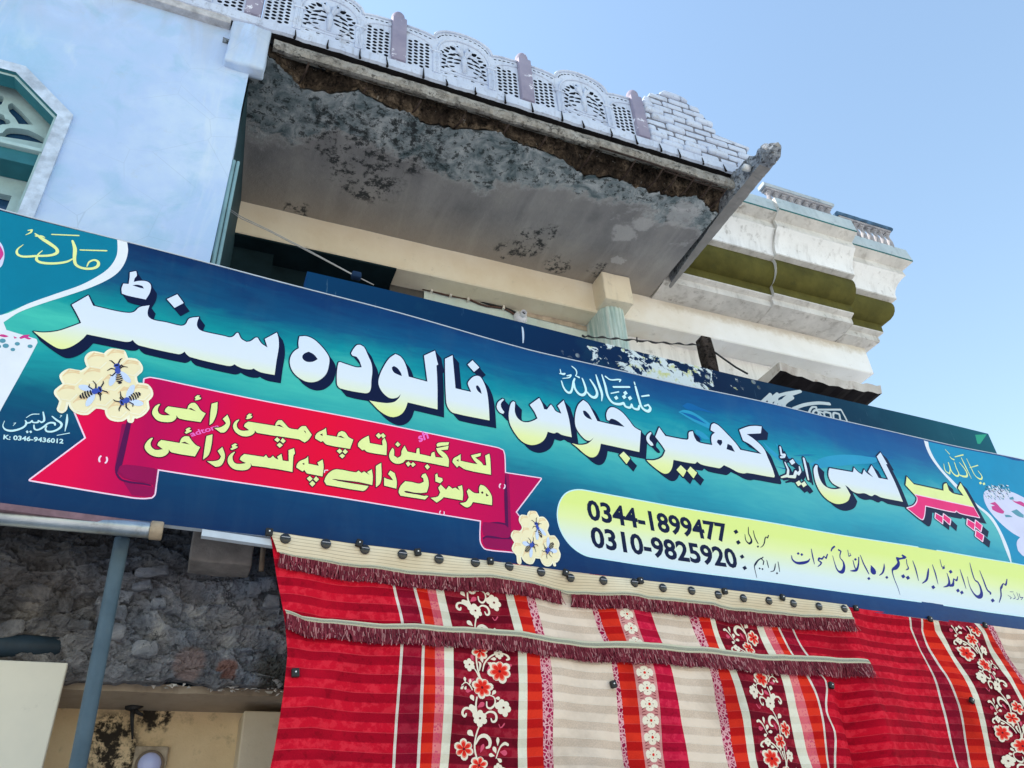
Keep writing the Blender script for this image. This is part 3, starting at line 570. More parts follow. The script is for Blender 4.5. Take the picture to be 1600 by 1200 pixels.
art.layer(Q, 5, 0); Q = []; art.build('owner_lettering', [M_NAVY], sign); art = Art(on_sign)
run(ZQ, [(590, 545, 6), (600, 585, 16), (640, 615, 22), (700, 615, 24), (750, 600, 16), (768, 575, 6)], [(783, 480, 6), (795, 550, 14), (812, 625, 6)], [(940, 530, 9), (925, 570, 13), (905, 550, 9), (885, 575, 13), (860, 570, 17), (850, 590, 13), (880, 610, 15), (870, 630, 11), (845, 650, 5)],
    [(1008, 455, 14), (985, 475, 13), (975, 498, 10)], [(1050, 490, 18), (1070, 500, 11), (1060, 560, 9), (1090, 600, 15), (1100, 650, 24), (1080, 700, 28), (1040, 690, 18), (1010, 620, 9), (990, 545, 5)], [(1135, 490, 6), (1145, 550, 7), (1165, 540, 7), (1155, 520, 6)],
    [(1240, 560, 9), (1238, 620, 13), (1220, 680, 18), (1190, 690, 15), (1160, 690, 6)], [(1185, 590, 7), (1200, 650, 12), (1215, 680, 12)], [(1255, 540, 6), (1285, 620, 14), (1320, 690, 15), (1335, 720, 9)], [(1355, 640, 7), (1390, 680, 15), (1395, 710, 15), (1375, 720, 11), (1355, 700, 7), (1358, 650, 9)], [(1480, 625, 6), (1480, 660, 15), (1465, 710, 13), (1435, 735, 5)])
dots(ZQ, ((655, 525), 28), ((690, 535), 28), ((1208, 580), 28), ((1335, 765), 32), ((1505, 755), 30))
run(ZS, [(318, 258, 10), (345, 280, 22), (310, 290, 14), (270, 290, 28), (285, 340, 28), (255, 385, 32), (220, 410, 16), (240, 500, 9), (275, 590, 7), (298, 668, 3)], [(365, 300, 7), (370, 350, 9), (385, 390, 13), (360, 410, 5)], [(325, 255, 12), (355, 275, 18)], [(430, 315, 7), (460, 400, 16), (490, 520, 6)], [(595, 395, 9), (590, 440, 20), (575, 510, 18), (530, 548, 6)], [(635, 355, 7), (665, 440, 16), (695, 555, 5)],
    [(715, 300, 6), (735, 375, 9), (765, 385, 11), (745, 395, 9), (762, 365, 7)], [(790, 440, 6), (810, 500, 18), (815, 550, 24), (790, 575, 15), (755, 585, 6)], [(905, 475, 8), (892, 515, 16), (862, 498, 10), (855, 560, 24), (818, 572, 16)], [(930, 400, 6), (960, 490, 16), (995, 600, 5)], [(1035, 330, 6), (1060, 430, 14), (1090, 510, 14), (1120, 530, 18), (1150, 590, 22), (1160, 660, 32), (1120, 685, 28), (1070, 640, 18), (1030, 560, 9), (1010, 475, 5)],
    [(1140, 410, 6), (1180, 510, 16), (1220, 610, 18), (1255, 640, 18), (1252, 655, 12)], [(1425, 500, 9), (1410, 560, 16), (1388, 545, 9), (1370, 580, 18), (1360, 600, 15), (1365, 670, 14), (1345, 740, 6)])
dots(ZS, ((332, 475), 46), ((380, 490), 46), ((645, 588), 44), ((830, 425), 42), ((908, 620), 42), ((950, 640), 42), ((1278, 720), 44))
run(ZS, [(1435, 665, 4), (1470, 690, 6), (1460, 705, 4)], [(1490, 650, 4), (1510, 690, 6), (1490, 705, 4)], [(1525, 640, 5), (1545, 700, 5), (1525, 712, 4)], [(1550, 650, 5), (1560, 690, 7), (1590, 690, 5), (1570, 715, 4)], [(1455, 630, 4), (1490, 632, 4)])
art.layer(Q, 5, 0)
art.build('owner_lettering', [M_PEN], sign)

# --- honeycombs with bees
comb_out = [(445, 185), (470, 125), (535, 95), (680, 130), (700, 95), (760, 60), (900, 80), (940, 180), (1050, 185), (1115, 260), (1110, 320), (1040, 385), (1070, 490), (1190, 500), (1245, 580), (1235, 640), (1185, 690), (1200, 780), (1130, 860), (1060, 890), (1020, 870), (1000, 945), (980, 940), (985, 855), (880, 925), (760, 915), (710, 860), (700, 790), (550, 765), (450, 845), (330, 830), (260, 770), (240, 700), (185, 705), (165, 800), (130, 825), (100, 800), (135, 695), (75, 620), (70, 570), (180, 490), (135, 400), (145, 365), (230, 315), (380, 340), (480, 275)]
cells = [(575, 195), (820, 150), (1000, 285), (265, 405), (525, 385), (205, 600), (390, 740), (640, 660), (830, 810), (1070, 770), (1120, 590), (760, 470), (950, 620)]
def honeycomb(conv, sc, k):
    cb = None
    a = Art(on_sign); O = smooth([conv(*p) for p in comb_out], corner=60, sub=2)
    a.layer([O] + strokes(O, .02 * sc, True, 6), k, 0); a.layer([O], k + 1, 1)
    ln = []; hl = []
    for cx, cy in cells:
        hx = [(cx + 118 * math.cos(R(60 * j + 12)), cy + 100 * math.sin(R(60 * j + 12))) for j in range(6)]
        for j in (3, 4): ln += strokes([conv(*hx[j]) + (.004 * sc,), conv(*hx[(j + 1) % 6]) + (.009 * sc,)], n=6)
        for j in (0, 1): hl += strokes([conv(*hx[j]) + (.005 * sc,), conv(*hx[(j + 1) % 6]) + (.005 * sc,)], n=6)
        arc = [(cx - 85 + 28 * t, cy - 50 - 16 * math.sin(t / 6 * 3.1)) for t in range(7)]
        ln += strokes(smooth([conv(*p) + (.006 * sc,) for p in arc], closed=False, sub=2), n=6)
    a.layer(ln, k + 2, 2); a.layer(hl, k + 3, 0)
    cb = a.build('honeycomb', [M_COMBL, M_CREAM, M_COMB], sign)
    for hd, th, tip in (((810, 258), (832, 318), (862, 490)), ((622, 540), (550, 578), (350, 655)), ((868, 722), (940, 690), (1120, 600))):
        b = Art(on_sign); ax = (tip[0] - th[0], tip[1] - th[1]); L = math.hypot(*ax); ux, uy = ax[0] / L, ax[1] / L; nx, ny = -uy, ux
        def q(s_, t_): return conv(th[0] + ux * s_ + nx * t_, th[1] + uy * s_ + ny * t_)
        def ell(s_, t_, rs, rt, ang=0, n=14):
            c, s2 = math.cos(ang), math.sin(ang)
            return [q(s_ + rs * math.cos(w) * c - rt * math.sin(w) * s2, t_ + rs * math.cos(w) * s2 + rt * math.sin(w) * c) for w in (2 * math.pi * i / n for i in range(n))]
        b.layer([ell(95, 78, 95, 38, .62), ell(95, -78, 95, 38, -.62)], k + 4, 0)
        leg = []
        for sg in (1, -1):
            for p in ([(-20, 30), (-40, 75), (-20, 130)], [(20, 30), (55, 80), (35, 105)] if sg > 0 else [(-35, 25), (-60, 60), (-30, 80)], [(-75, 15), (-130, 55), (-140, 80)]):
                leg += strokes([q(s_, sg * t_) + (w * sc,) for (s_, t_), w in zip(p, (.006, .0055, .003))], n=5)
        b.layer(leg, k + 5, 1)
        b.layer([ell(-62, 0, 26, 40), ell(0, 0, 46, 36)], k + 6, 2)
        b.layer([ell(-66, 0, 10, 26)], k + 7, 1)
        st = []
        for j in range(5):
            s0 = 44 + (L - 44) * j / 5.0; w = (34, 42, 46, 40, 26)[j]; s1 = s0 + (L - 44) / 5 * .62
            st.append([q(s0, -w), q(s1, -w * .92), q(s1 + 6, 0), q(s1, w * .92), q(s0, w), q(s0 + 8, 0)])
        st.append([q(L - 30, -20), q(L, 0), q(L - 30, 20)])
        b.layer(st, k + 6, 1)
        o = b.build('bee', [M_WING, M_BEE, M_BEEB], sign); o.parent = cb
honeycomb(lambda x, y: sgn(80 + x / 8, 540 + y / 8), 1.0, 7)
# second, smaller copy: affine map from three bee points of the first
a0, a1, a2 = (810, 260), (360, 650), (1110, 600); t0, t1, t2 = (560, 395), (398, 822), (832, 695)
mA = Matrix(((a0[0], a0[1], 1), (a1[0], a1[1], 1), (a2[0], a2[1], 1))).inverted()
cx_ = mA @ Vector((t0[0], t1[0], t2[0])); cy_ = mA @ Vector((t0[1], t1[1], t2[1]))
honeycomb(lambda x, y: sgn(780 + (cx_[0] * x + cx_[1] * y + cx_[2]) / 10, 780 + (cy_[0] * x + cy_[1] * y + cy_[2]) / 10), .62, 9)
# ================================================================== GROUND
def ground():
    k = Mat('dusty_ground', .95, .1); k.bump(k.noise(14, 6, .7), .4, .03)
    n = k.noise(.35, 6, .6); m = k.noise(9, 5, .6)
    c = k.mix(k.math('MULTIPLY', m, .3), k.ramp(n, [(.35, (.46, .44, .41)), (.65, (.56, .54, .51))]), (.24, .22, .20)); return k.color(c)
M_GROUND = ground()
def asphalt():
    k = Mat('asphalt', .9, .2); k.bump(k.noise(60, 4, .7), .5, .01)
    return k.color(k.ramp(k.noise(2.5, 6, .65), [(.3, (.36, .35, .34)), (.7, (.46, .45, .435))]))
g = MB(); g.add([(-1500, -1500, 0), (1500, -1500, 0), (1500, 1500, 0), (-1500, 1500, 0)], [(0, 1, 2, 3)])
tag(g.build('ground', M_GROUND), 'dusty pale ground in front of the shops', 'ground', kind='structure')
g = MB(); g.add([(-1500, -9, .004), (1500, -9, .004), (1500, -1.2, .004), (-1500, -1.2, .004)], [(0, 1, 2, 3)])
tag(g.build('road', asphalt()), 'worn dusty road running past the shops', 'road', kind='structure')
g = MB(); g.bbox(-40, 40, -.9, 4.0, -.05, .12, .015)
tag(g.build('pavement', flat('pavement_concrete', (.49, .48, .46), .9, .2, .2, 2.5, .3)), 'raised concrete pavement before the shop fronts', 'pavement', kind='structure')

# ================================================================== LEFT BUILDING (pale blue plaster)
def wall_mat():
    k = Mat('blue_plaster', .85, .2)
    n = k.noise(.9, 8, .62); m = k.noise(3.2, 7, .65, None, .6); f = k.noise(28, 5, .6)
    st = k.noise(1.0, 6, .6, k.scaled(k.pos, (2.6, 2.6, .55)), 1.2)
    c = k.ramp(n, [(.28, (.33, .53, .74)), (.5, (.42, .55, .79)), (.72, (.57, .69, .82))])
    c = k.mix(k.math('MULTIPLY', k.step(m, .50, .72), .7), c, (.29, .49, .66))
    c = k.mix(k.math('MULTIPLY', k.step(st, .58, .74), .5), c, (.66, .74, .80))
    c = k.mix(k.math('MULTIPLY', k.step(k.noise(5, 9, .78), .58, .70), .4), c, (.40, .47, .54))
    gr = k.math('MULTIPLY', k.step(k.xyz()[2], 6.9, 7.65), k.step(st, .42, .6)); c = k.mix(k.math('MULTIPLY', gr, .55), c, (.36, .38, .42))
    c = k.mix(k.math('MULTIPLY', k.math('MULTIPLY', k.step(k.xyz()[2], 5.3, 4.6), k.step(st, .40, .6)), .4), c, (.40, .46, .54))
    cr = k.voro(2.3, k.scaled(k.pos, (1, 1, 1)), 'DISTANCE_TO_EDGE')
    c = k.mix(k.math('MULTIPLY', k.math('MULTIPLY', k.step(cr, .006, .0), k.step(k.noise(.9, 3, .5), .50, .58)), .28), c, (.18, .25, .34))
    h = k.math('ADD', k.math('MULTIPLY', m, .7), k.math('MULTIPLY', f, .3)); k.bump(h, .35, .02)
    return k.color(c)
M_WALL = wall_mat()
M_TRIM = flat('weathered_trim', (.46, .54, .66), .8, .2, .35, 9, .4)
M_REVEAL = flat('dark_teal_paint', (.018, .052, .07), .7, .25, .25, 5, .2)
M_TURQ = flat('turquoise_paint', (.022, .15, .19), .6, .3, .2, 5, .1)
M_MINT = flat('mint_paint', (.36, .51, .53), .65, .3, .16, 7, .2)
M_PANE = flat('dark_window_glass', (.01, .05, .12), .12, .5, .3, 3)
M_DARK = flat('dark_void', (.012, .014, .018), .9, .1, .3, 4)
YW = 4.15
house = thing('plastered_house', 'pale blue plastered house front with octagonal turquoise window', 'house', (-1.5, YW, 0))
oct_ = [(-1.165, 4.4), (-1.165, 6.177), (-1.53, 6.526), (-2.43, 6.526), (-2.80, 6.177), (-2.80, 4.4)]
def plate(name, outer, holes, y, depth, mats, parent, back=None):
    """upright sheet with openings; opening walls run back by depth"""
    V, T = union([outer], holes); P = [(x, y, z) for x, z in V]; Fc = []; I = []
    for t in T:
        a, b, c = (V[i] for i in t)
        if (b[0] - a[0]) * (c[1] - a[1]) - (b[1] - a[1]) * (c[0] - a[0]) < 0: t = t[::-1]
        Fc.append(t); I.append(0)
    for li, L in enumerate([outer] + list(holes)):
        L = ccw([tuple(p) for p in L]); n = len(L); k = len(P)
        P += [(x, y, z) for x, z in L] + [(x, y + depth, z) for x, z in L]
        for i in range(n):
            j = (i + 1) % n; Fc.append((k + i, k + n + i, k + n + j, k + j) if li else (k + i, k + j, k + n + j, k + n + i)); I.append(1 if len(mats) > 1 and li else 0)
    if back is not None:
        xs = [p[0] for p in outer]; k = len(P)
        o = ccw([tuple(p) for p in outer]); P += [(x, y + depth, z) for x, z in o]; Fc.append(list(range(k, k + len(o)))); I.append(back)
    return mesh(name, P, Fc, mats, parent, I)
plate('wall', [(-9, 3.45), (-.166, 3.45), (-.17, 4.2), (-.168, 4.9), (-.166, 5.3), (-.160, 6.05), (-.158, 6.1), (-.166, 6.7), (-.166, 7.66), (-9, 7.66)], [oct_], YW, .30, [M_WALL, M_TURQ], house)
b = MB(); b.box(-9, -.37, 4.2, 7.0, 7.66, 7.70, 0); b.bbox(-9, -.37, 4.085, 4.2, 7.60, 7.69, .006)
b.build('ledge', [flat('grey_ledge', (.42, .42, .44), .9, .2, .35, 12, .5)], house)
def rough_box(name, x0, x1, y0, y1, z0, z1, mat, parent, amp=.01, n=10, seed=0, rnd=.02):
    bm = bmesh.new(); bmesh.ops.create_cube(bm, size=1)
    for v in bm.verts: v.co = Vector(((x0 + x1) / 2 + v.co.x * (x1 - x0), (y0 + y1) / 2 + v.co.y * (y1 - y0), (z0 + z1) / 2 + v.co.z * (z1 - z0)))
    bmesh.ops.bevel(bm, geom=bm.edges[:], offset=rnd, segments=3, affect='EDGES', profile=.5)
    bmesh.ops.subdivide_edges(bm, edges=[e for e in bm.edges if e.calc_length() > .06], cuts=n, use_grid_fill=True)
    for v in bm.verts:
        q = v.co * 9 + Vector((seed, 0, 0)); v.co += Vector((noise.noise(q), noise.noise(q + Vector((31, 0, 0))), noise.noise(q + Vector((0, 57, 0))))) * amp
    V = [v.co.copy() for v in bm.verts]; bm.verts.index_update(); Fc = [[v.index for v in f.verts] for f in bm.faces]; bm.free()
    return mesh(name, V, Fc, mat, parent, smooth=True)
rough_box('corbel', -.355, -.055, 4.07, 4.19, 7.135, 7.66, M_WALL, house, .014, 8, 3, .025)
b = MB(); b.add([(-.166, YW + .31, 3.45), (-.064, 5.9, 3.45), (-.064, 5.9, 7.42), (-.166, YW + .31, 7.42), (-.166, YW, 3.45), (-.166, YW, 7.42)], [(0, 1, 2, 3), (4, 0, 3, 5)])
b.build('side_return', [M_REVEAL], house)
b = MB(); b.box(-9, -.25, 4.75, 9.4, 3.45, 7.66); b.box(-9, -1.6, 4.75, 9.4, 0, 3.5); b.build('rear_block', [M_DARK], house)  # unseen mass of the house, added to block the sun
b = MB()
for x, r_ in ((-.150, .016), (-.118, .012)): b.tube([(x, YW + .05, 3.5), (x, YW + .05, 6.2)], r_, 10)
b.build('downpipe', [flat('pale_pipe', (.20, .34, .38), .5, .4, .2, 4)], house)
# window
win = MB()
fo = [(-1.165 + .0, 4.4), (-1.165, 6.177), (-1.53, 6.526), (-2.43, 6.526), (-2.80, 6.177), (-2.80, 4.4)]
def inset(P, d):
    cx = sum(p[0] for p in P) / len(P); out = []
    n = len(P)
    for i in range(n):
        a, p, c = P[i - 1], P[i], P[(i + 1) % n]
        def nrm(u, v):
            dx, dz = v[0] - u[0], v[1] - u[1]; L = math.hypot(dx, dz); return (-dz / L, dx / L)
        n1, n2 = nrm(a, p), nrm(p, c); s_ = 1 if area(P) > 0 else -1
        m = (n1[0] + n2[0], n1[1] + n2[1]); L2 = (m[0] * n1[0] + m[1] * n1[1]) or 1
        out.append((p[0] + s_ * m[0] / L2 * d, p[1] + s_ * m[1] / L2 * d))
    return out
window = plate('window', fo, [inset(fo, .085)], YW - .022, .10, [M_TRIM, M_TURQ], house)
plate('inner_frame', inset(fo, .086), [inset(fo, .105)], YW + .004, .10, [M_MINT, M_TURQ], window)
YT = 4.33
def tw(P): return [(at(x / 4.8, 80 + y / 4.8, YT).x, at(x / 4.8, 80 + y / 4.8, YT).z) for x, y in P]
t_holes = [smooth(tw(P), corner=50, sub=2) for P in ([(62, 402), (92, 388), (160, 450), (250, 552), (140, 545), (112, 500), (68, 450)], [(-40, 622), (20, 610), (45, 582), (95, 575), (215, 592), (330, 650), (322, 692), (150, 660), (-40, 632)], [(-60, 470), (0, 466), (28, 480), (38, 505), (70, 515), (80, 535), (60, 548), (20, 548), (-10, 558), (-60, 545)], [(-70, 335), (15, 335), (30, 350), (10, 400), (-70, 410)])]
cxw = -1.98
t_holes += [[(2 * cxw - x, z) for x, z in P] for P in t_holes]
t_holes = [P for P in t_holes if min(p[0] for p in P) > -2.78]
zt0 = at(0, 80 + 660 / 4.8, YT).z - .03
pane_h = []
for x0, x1 in ((-1.86, -1.375), (-2.60, -2.12)):
    for z0, z1 in ((5.20, 5.545), (4.7, 5.14)): pane_h.append([(x0, z0), (x1, z0), (x1, z1), (x0, z1)])
plate('tracery', [(-1.18, 4.41), (-1.18, 6.17), (-1.54, 6.51), (-2.42, 6.51), (-2.785, 6.17), (-2.785, 4.41)], [h for h in t_holes if True] + pane_h, YT, .05, [M_MINT, M_MINT], window)
b = MB(); b.box(-2.79, -1.17, YT + .055, YT + .07, 4.41, 6.5); b.build('pane', [M_PANE], window)
b = MB(); zb = 5.79; b.bbox(-2.72, -1.252, YW - .01, YT - .004, zb, zb + .028, .004); b.build('transom', [M_MINT], window)
b = MB(); b.bbox(-2.70, -1.254, YW + .02, YT - .003, zb - .105, zb - .004, .004); b.build('transom', [M_TURQ], window)

# ================================================================== BALCONY
SZ = 7.42
balc = thing('balcony', 'crumbling concrete balcony slab with white pierced parapet above the sign', 'balcony', (2.2, 4.6, SZ))
def soffit_mat():
    k = Mat('stained_soffit', .9, .15)
    x, y, z = k.xyz()
    n = k.noise(1.6, 7, .6); st = k.noise(1.0, 6, .6, k.scaled(k.pos, (3.2, .5, 1)), .8); fine = k.noise(16, 8, .72)
    base = k.ramp(n, [(.3, (.17, .168, .178)), (.5, (.245, .24, .248)), (.72, (.33, .318, .31))])
    base = k.mix(k.math('MULTIPLY', k.step(st, .45, .7), .5), base, (.44, .425, .42))
    base = k.mix(k.math('MULTIPLY', k.step(y, 5.2, 5.75), .55), base, (.42, .36, .285))
    # scaled-off grey-green band behind the broken edge
    fr_ = k.math('ADD', y, k.math('ADD', k.math('MULTIPLY', k.math('SUBTRACT', k.noise(1.3, 6, .66), .5), 1.5), k.math('MULTIPLY', k.math('SUBTRACT', k.noise(9, 6, .7), .5), .32)))
    band = k.step(fr_, 4.80, 4.72)
    gc = k.ramp(k.noise(4.5, 8, .7, None, .8), [(.30, (.04, .07, .08)), (.42, (.15, .19, .21)), (.52, (.29, .325, .345)), (.66, (.52, .54, .56))])
    gc = k.mix(k.math('MULTIPLY', k.step(fine, .53, .59), .85), gc, (.025, .032, .034))
    c = k.mix(band, base, gc)
    rim = k.math('MULTIPLY', k.step(fr_, 4.86, 4.78), k.step(fr_, 4.70, 4.76))
    c = k.mix(k.math('MULTIPLY', rim, .5), c, (.46, .46, .47))
    sp = k.math('MULTIPLY', k.step(k.noise(11, 9, .78), .50, .56), 1.0)
    spots = None
    for p, r_ in (((.95, 5.05, SZ), .42), ((.62, 4.72, SZ), .36), ((1.25, 4.62, SZ), .4), ((2.72, 5.45, SZ), .24), ((2.85, 5.25, SZ), .16), ((3.15, 5.62, SZ), .16), ((3.6, 5.55, SZ), .12), ((.42, 5.73, SZ), .14), ((2.55, 5.6, SZ), .14), ((4.45, 5.6, SZ), .07)):
        bb = k.blob(p, r_, .25, 5); spots = bb if spots is None else k.math('MAXIMUM', spots, bb)
    c = k.mix(k.math('MULTIPLY', spots, k.math('MULTIPLY', sp, .92)), c, (.028, .032, .036))
    wh = None
    for p, r_ in (((3.62, 4.98, SZ), .14), ((3.72, 4.80, SZ), .12), ((3.75, 5.35, SZ), .07), ((4.05, 4.55, SZ), .2)):
        bb = k.blob(p, r_, .3, 7); wh = bb if wh is None else k.math('MAXIMUM', wh, bb)
    c = k.mix(k.math('MULTIPLY', wh, .6), c, (.50, .49, .50))
    k.bump(k.math('ADD', k.math('MULTIPLY', band, .5), fine), .5, .02)
    return k.color(c)
M_SOF = soffit_mat()
edge_px = [(405, 78), (430, 96), (447, 114), (470, 137), (515, 147), (560, 142), (600, 165), (640, 177), (660, 192), (700, 200), (775, 205), (800, 220), (830, 230), (875, 247), (905, 270), (932, 277), (962, 279), (990, 290), (1025, 302), (1050, 307), (1073, 307), (1087, 308), (1103, 317), (1108, 330), (1122, 334)]
edge = []
for (xa, ya), (xb, yb) in zip(edge_px, edge_px[1:]):
    for t in range(8): edge.append((xa + (xb - xa) * t / 8, ya + (yb - ya) * t / 8))
edge.append(edge_px[-1])
E3 = [atz(x, y, SZ) for x, y in edge]
E3.insert(0, Vector((-.4, E3[0].y - .03, SZ)))
E3 = [Vector((min(max(p.x, -.4), 4.45), p.y + .035 * noise.noise(Vector((p.x * 13, 3, 0))) + .03 * noise.noise(Vector((p.x * 37, 3, 0))), SZ)) for p in E3]
def ridge_y(x):
    for a, b_ in zip(E3, E3[1:]):
        if a.x <= x <= b_.x: return a.y + (b_.y - a.y) * (x - a.x) / max(1e-6, b_.x - a.x)
    return E3[0].y if x < E3[0].x else E3[-1].y
V = []; Fc = []
for i, p in enumerate(E3): V += [p, Vector((p.x, p.y + .02, SZ)), Vector((p.x, 5.9, SZ))]
for i in range(len(E3) - 1): Fc.append((3 * i, 3 * i + 1, 3 * i + 4, 3 * i + 3)); Fc.append((3 * i + 1, 3 * i + 2, 3 * i + 5, 3 * i + 4))
mesh('soffit', V, Fc, [M_SOF], balc)
b = MB(); b.box(-.10, 4.66, 4.32, 6.5, SZ + .235, SZ + .30); b.build('slab', [flat('old_concrete', (.25, .24, .23), .9, .2, .3, 6, .4)], balc)
b = MB(); b.box(-.2, 4.4, 5.95, 9, 7.74, 10.7); b.build('sun_blocker', [flat('blocker_grey', (.40, .40, .40), .9, .1, .2, 3)], balc)  # unseen box added to keep the sun off the corner building
def rubble_mat(name, dark, mid, light, ls=.62):
    k = Mat(name, .95, .1)
    n = k.noise(5, 9, .72, None, .7); m = k.noise(26, 8, .72)
    c = k.ramp(n, [(.32, dark), (.5, mid), (.66, light)])
    c = k.mix(k.math('MULTIPLY', k.step(m, .50, .60), .8), c, tuple(v * .25 for v in dark))
    c = k.mix(k.math('MULTIPLY', k.step(k.noise(13, 7, .7), ls, ls + .07), .7), c, (.46, .42, .37))
    k.bump(k.math('ADD', n, k.math('MULTIPLY', m, .8)), 1.0, .04); return k.color(c)
M_RUB = rubble_mat('broken_concrete', (.012, .010, .009), (.062, .046, .034), (.25, .19, .135), .62)
# rough broken belt between soffit and the parapet base
nx, ny = 520, 34; V = []; Fc = []
for i in range(nx + 1):
    x = -.06 + (4.46 + .06) * i / nx; y1 = ridge_y(x) + .004
    for j in range(ny + 1):
        t = j / ny; y = 4.16 + (y1 - 4.16) * t
        z = SZ + .080 - .060 * t + .085 * math.sin(t * math.pi)
        q = Vector((x * 9, y * 9, 1.3)); q2 = q * 3.1
        a = (noise.noise(q) * .06 + noise.noise(q2) * .034 + noise.noise(q2 * 2.7) * .016) * (.35 + .65 * math.sin(min(1, t * 1.05) * math.pi) + .12)
        cr_ = abs(noise.noise(Vector((x * 5, y * 5, 9)))) ; a += .03 * max(0, .12 - cr_) / .12 * math.sin(t * math.pi)
        V.append(Vector((x, y, z + a)))
for i in range(nx):
    for j in range(ny): k0 = i * (ny + 1) + j; Fc.append((k0, k0 + 1, k0 + ny + 2, k0 + ny + 1))
mesh('broken_edge', V, Fc, [M_RUB], balc)
# front strip of the slab, then the dark drip gap and the white base course
nx = 420; V = []; Fc = []; prof = [(4.20, 7.535), (4.15, 7.505), (4.12, 7.50), (4.105, 7.52), (4.10, 7.56), (4.108, 7.60), (4.13, 7.612), (4.33, 7.615)]
for i in range(nx + 1):
    x = -.03 + 4.60 * i / nx
    for j, (y, z) in enumerate(prof):
        q = Vector((x * 8, y * 8, z * 8)); a = noise.noise(q) * .012 + noise.noise(q * 3) * .008 + noise.noise(Vector((x * 1.7, 0, j))) * .008
        V.append(Vector((x, y + a, z + a * .8 - (.012 if j in (1, 2) and noise.noise(Vector((x * 3.3, 7, 0))) > .1 else 0))))
m_ = len(prof)
for i in range(nx):
    for j in range(m_ - 1): k0 = i * m_ + j; Fc.append((k0, k0 + m_, k0 + m_ + 1, k0 + 1))
M_STRIP = rubble_mat('weathered_slab_edge', (.14, .13, .12), (.36, .34, .31), (.52, .50, .47), .55)
mesh('slab_edge', V, Fc, [M_STRIP], balc)
b = MB(); b.box(-.1, 4.66, 4.16, 4.30, 7.60, 7.70); b.build('drip_gap', [M_DARK], balc)
M_BASE = Mat('whitewash', .8, .2)
def whitewash(name, c0=(.44, .50, .64), c1=(.60, .67, .80)):
    k = Mat(name, .8, .2); n = k.noise(3.5, 7, .65); m = k.noise(22, 7, .72)
    c = k.ramp(n, [(.3, c0), (.7, c1)])
    c = k.mix(k.math('MULTIPLY', k.step(m, .57, .68), .6), c, (.20, .21, .26))
    sk = k.noise(1, 7, .7, k.scaled(k.pos, (16, 16, 1.5))); c = k.mix(k.math('MULTIPLY', k.step(sk, .54, .70), .5), c, (.24, .25, .29))
    c = k.mix(k.math('MULTIPLY', k.step(k.noise(7, 8, .75), .57, .66), .45), c, (.30, .29, .30)); k.bump(m, .5, .015); return k.color(c)
M_WW = whitewash('whitewash_paint')
V = []; Fc = []; nx = 300
for i in range(nx + 1):
    x = -3.2 + (4.50 + 3.2) * i / nx; w_ = .012 * noise.noise(Vector((x * 7, 0, 0))) + .008 * noise.noise(Vector((x * 23, 4, 0)))
    for y, z in ((4.30, 7.665 + w_), (4.10, 7.665 + w_), (4.075, 7.675 + w_), (4.07, 7.765), (4.085, 7.78), (4.30, 7.782)): V.append(Vector((x, y, z)))
for i in range(nx):
    for j in range(5): k0 = i * 6 + j; Fc.append((k0, k0 + 6, k0 + 7, k0 + 1))
M_GAPDRIP = flat('gap_shade_drip_black', (.014, .013, .014), .95, .1, .4, 9, .4)
mesh('base_course', V, Fc, [M_WW, M_GAPDRIP], balc, [1 if f_ % 5 == 0 else 0 for f_ in range(len(Fc))])  # underside blackened so the drip gap reads as deep shade
# drip marks and spurs of black under the base course
r_ = random.Random(11)
for i in range(17):
    b = MB()
    x = .12 + i * .262 + r_.uniform(-.03, .03); h = r_.uniform(.05, .11)
    b.tube([(x, 4.064, 7.63), (x + r_.uniform(-.006, .006), 4.062, 7.665), (x + r_.uniform(-.012, .012), 4.064, 7.66 + h)], [.012, .008, .003], 6)
    b.build('drip_stain', [M_GAPDRIP], balc)
# reinforcing bars
M_RUST = flat('rusted_iron', (.035, .022, .018), .8, .3, .4, 20, .3)
for x, y0, y1, dz in ((.23, 4.13, 4.36, .015), (.72, 4.2, 4.3, .02), (1.18, 4.17, 4.33, .02), (1.58, 4.18, 4.34, .02), (1.98, 4.15, 4.31, .02), (2.35, 4.15, 4.36, .02), (2.82, 4.15, 4.41, .012), (3.25, 4.13, 4.42, .01), (3.55, 4.12, 4.42, .008), (3.72, 4.12, 4.41, .008), (3.90, 4.13, 4.4, .006), (4.10, 4.13, 4.36, .006), (4.28, 4.14, 4.42, .006)):
    b = MB(); b.tube([(x + .03, y0, SZ + .05), (x + .01, (y0 + y1) / 2, SZ + dz), (x - .02, y1, SZ + dz + .01)], .0085, 7); b.build('reinforcing_bar', [M_RUST], balc, True)
b = MB(); b.tube([(2.9, 4.12, 7.49), (3.4, 4.115, 7.478), (3.9, 4.13, 7.472), (4.2, 4.14, 7.476)], .010, 7); b.tube([(3.6, 4.15, 7.47), (4.3, 4.17, 7.465)], .009, 7); b.build('reinforcing_bar', [M_RUST], balc, True)
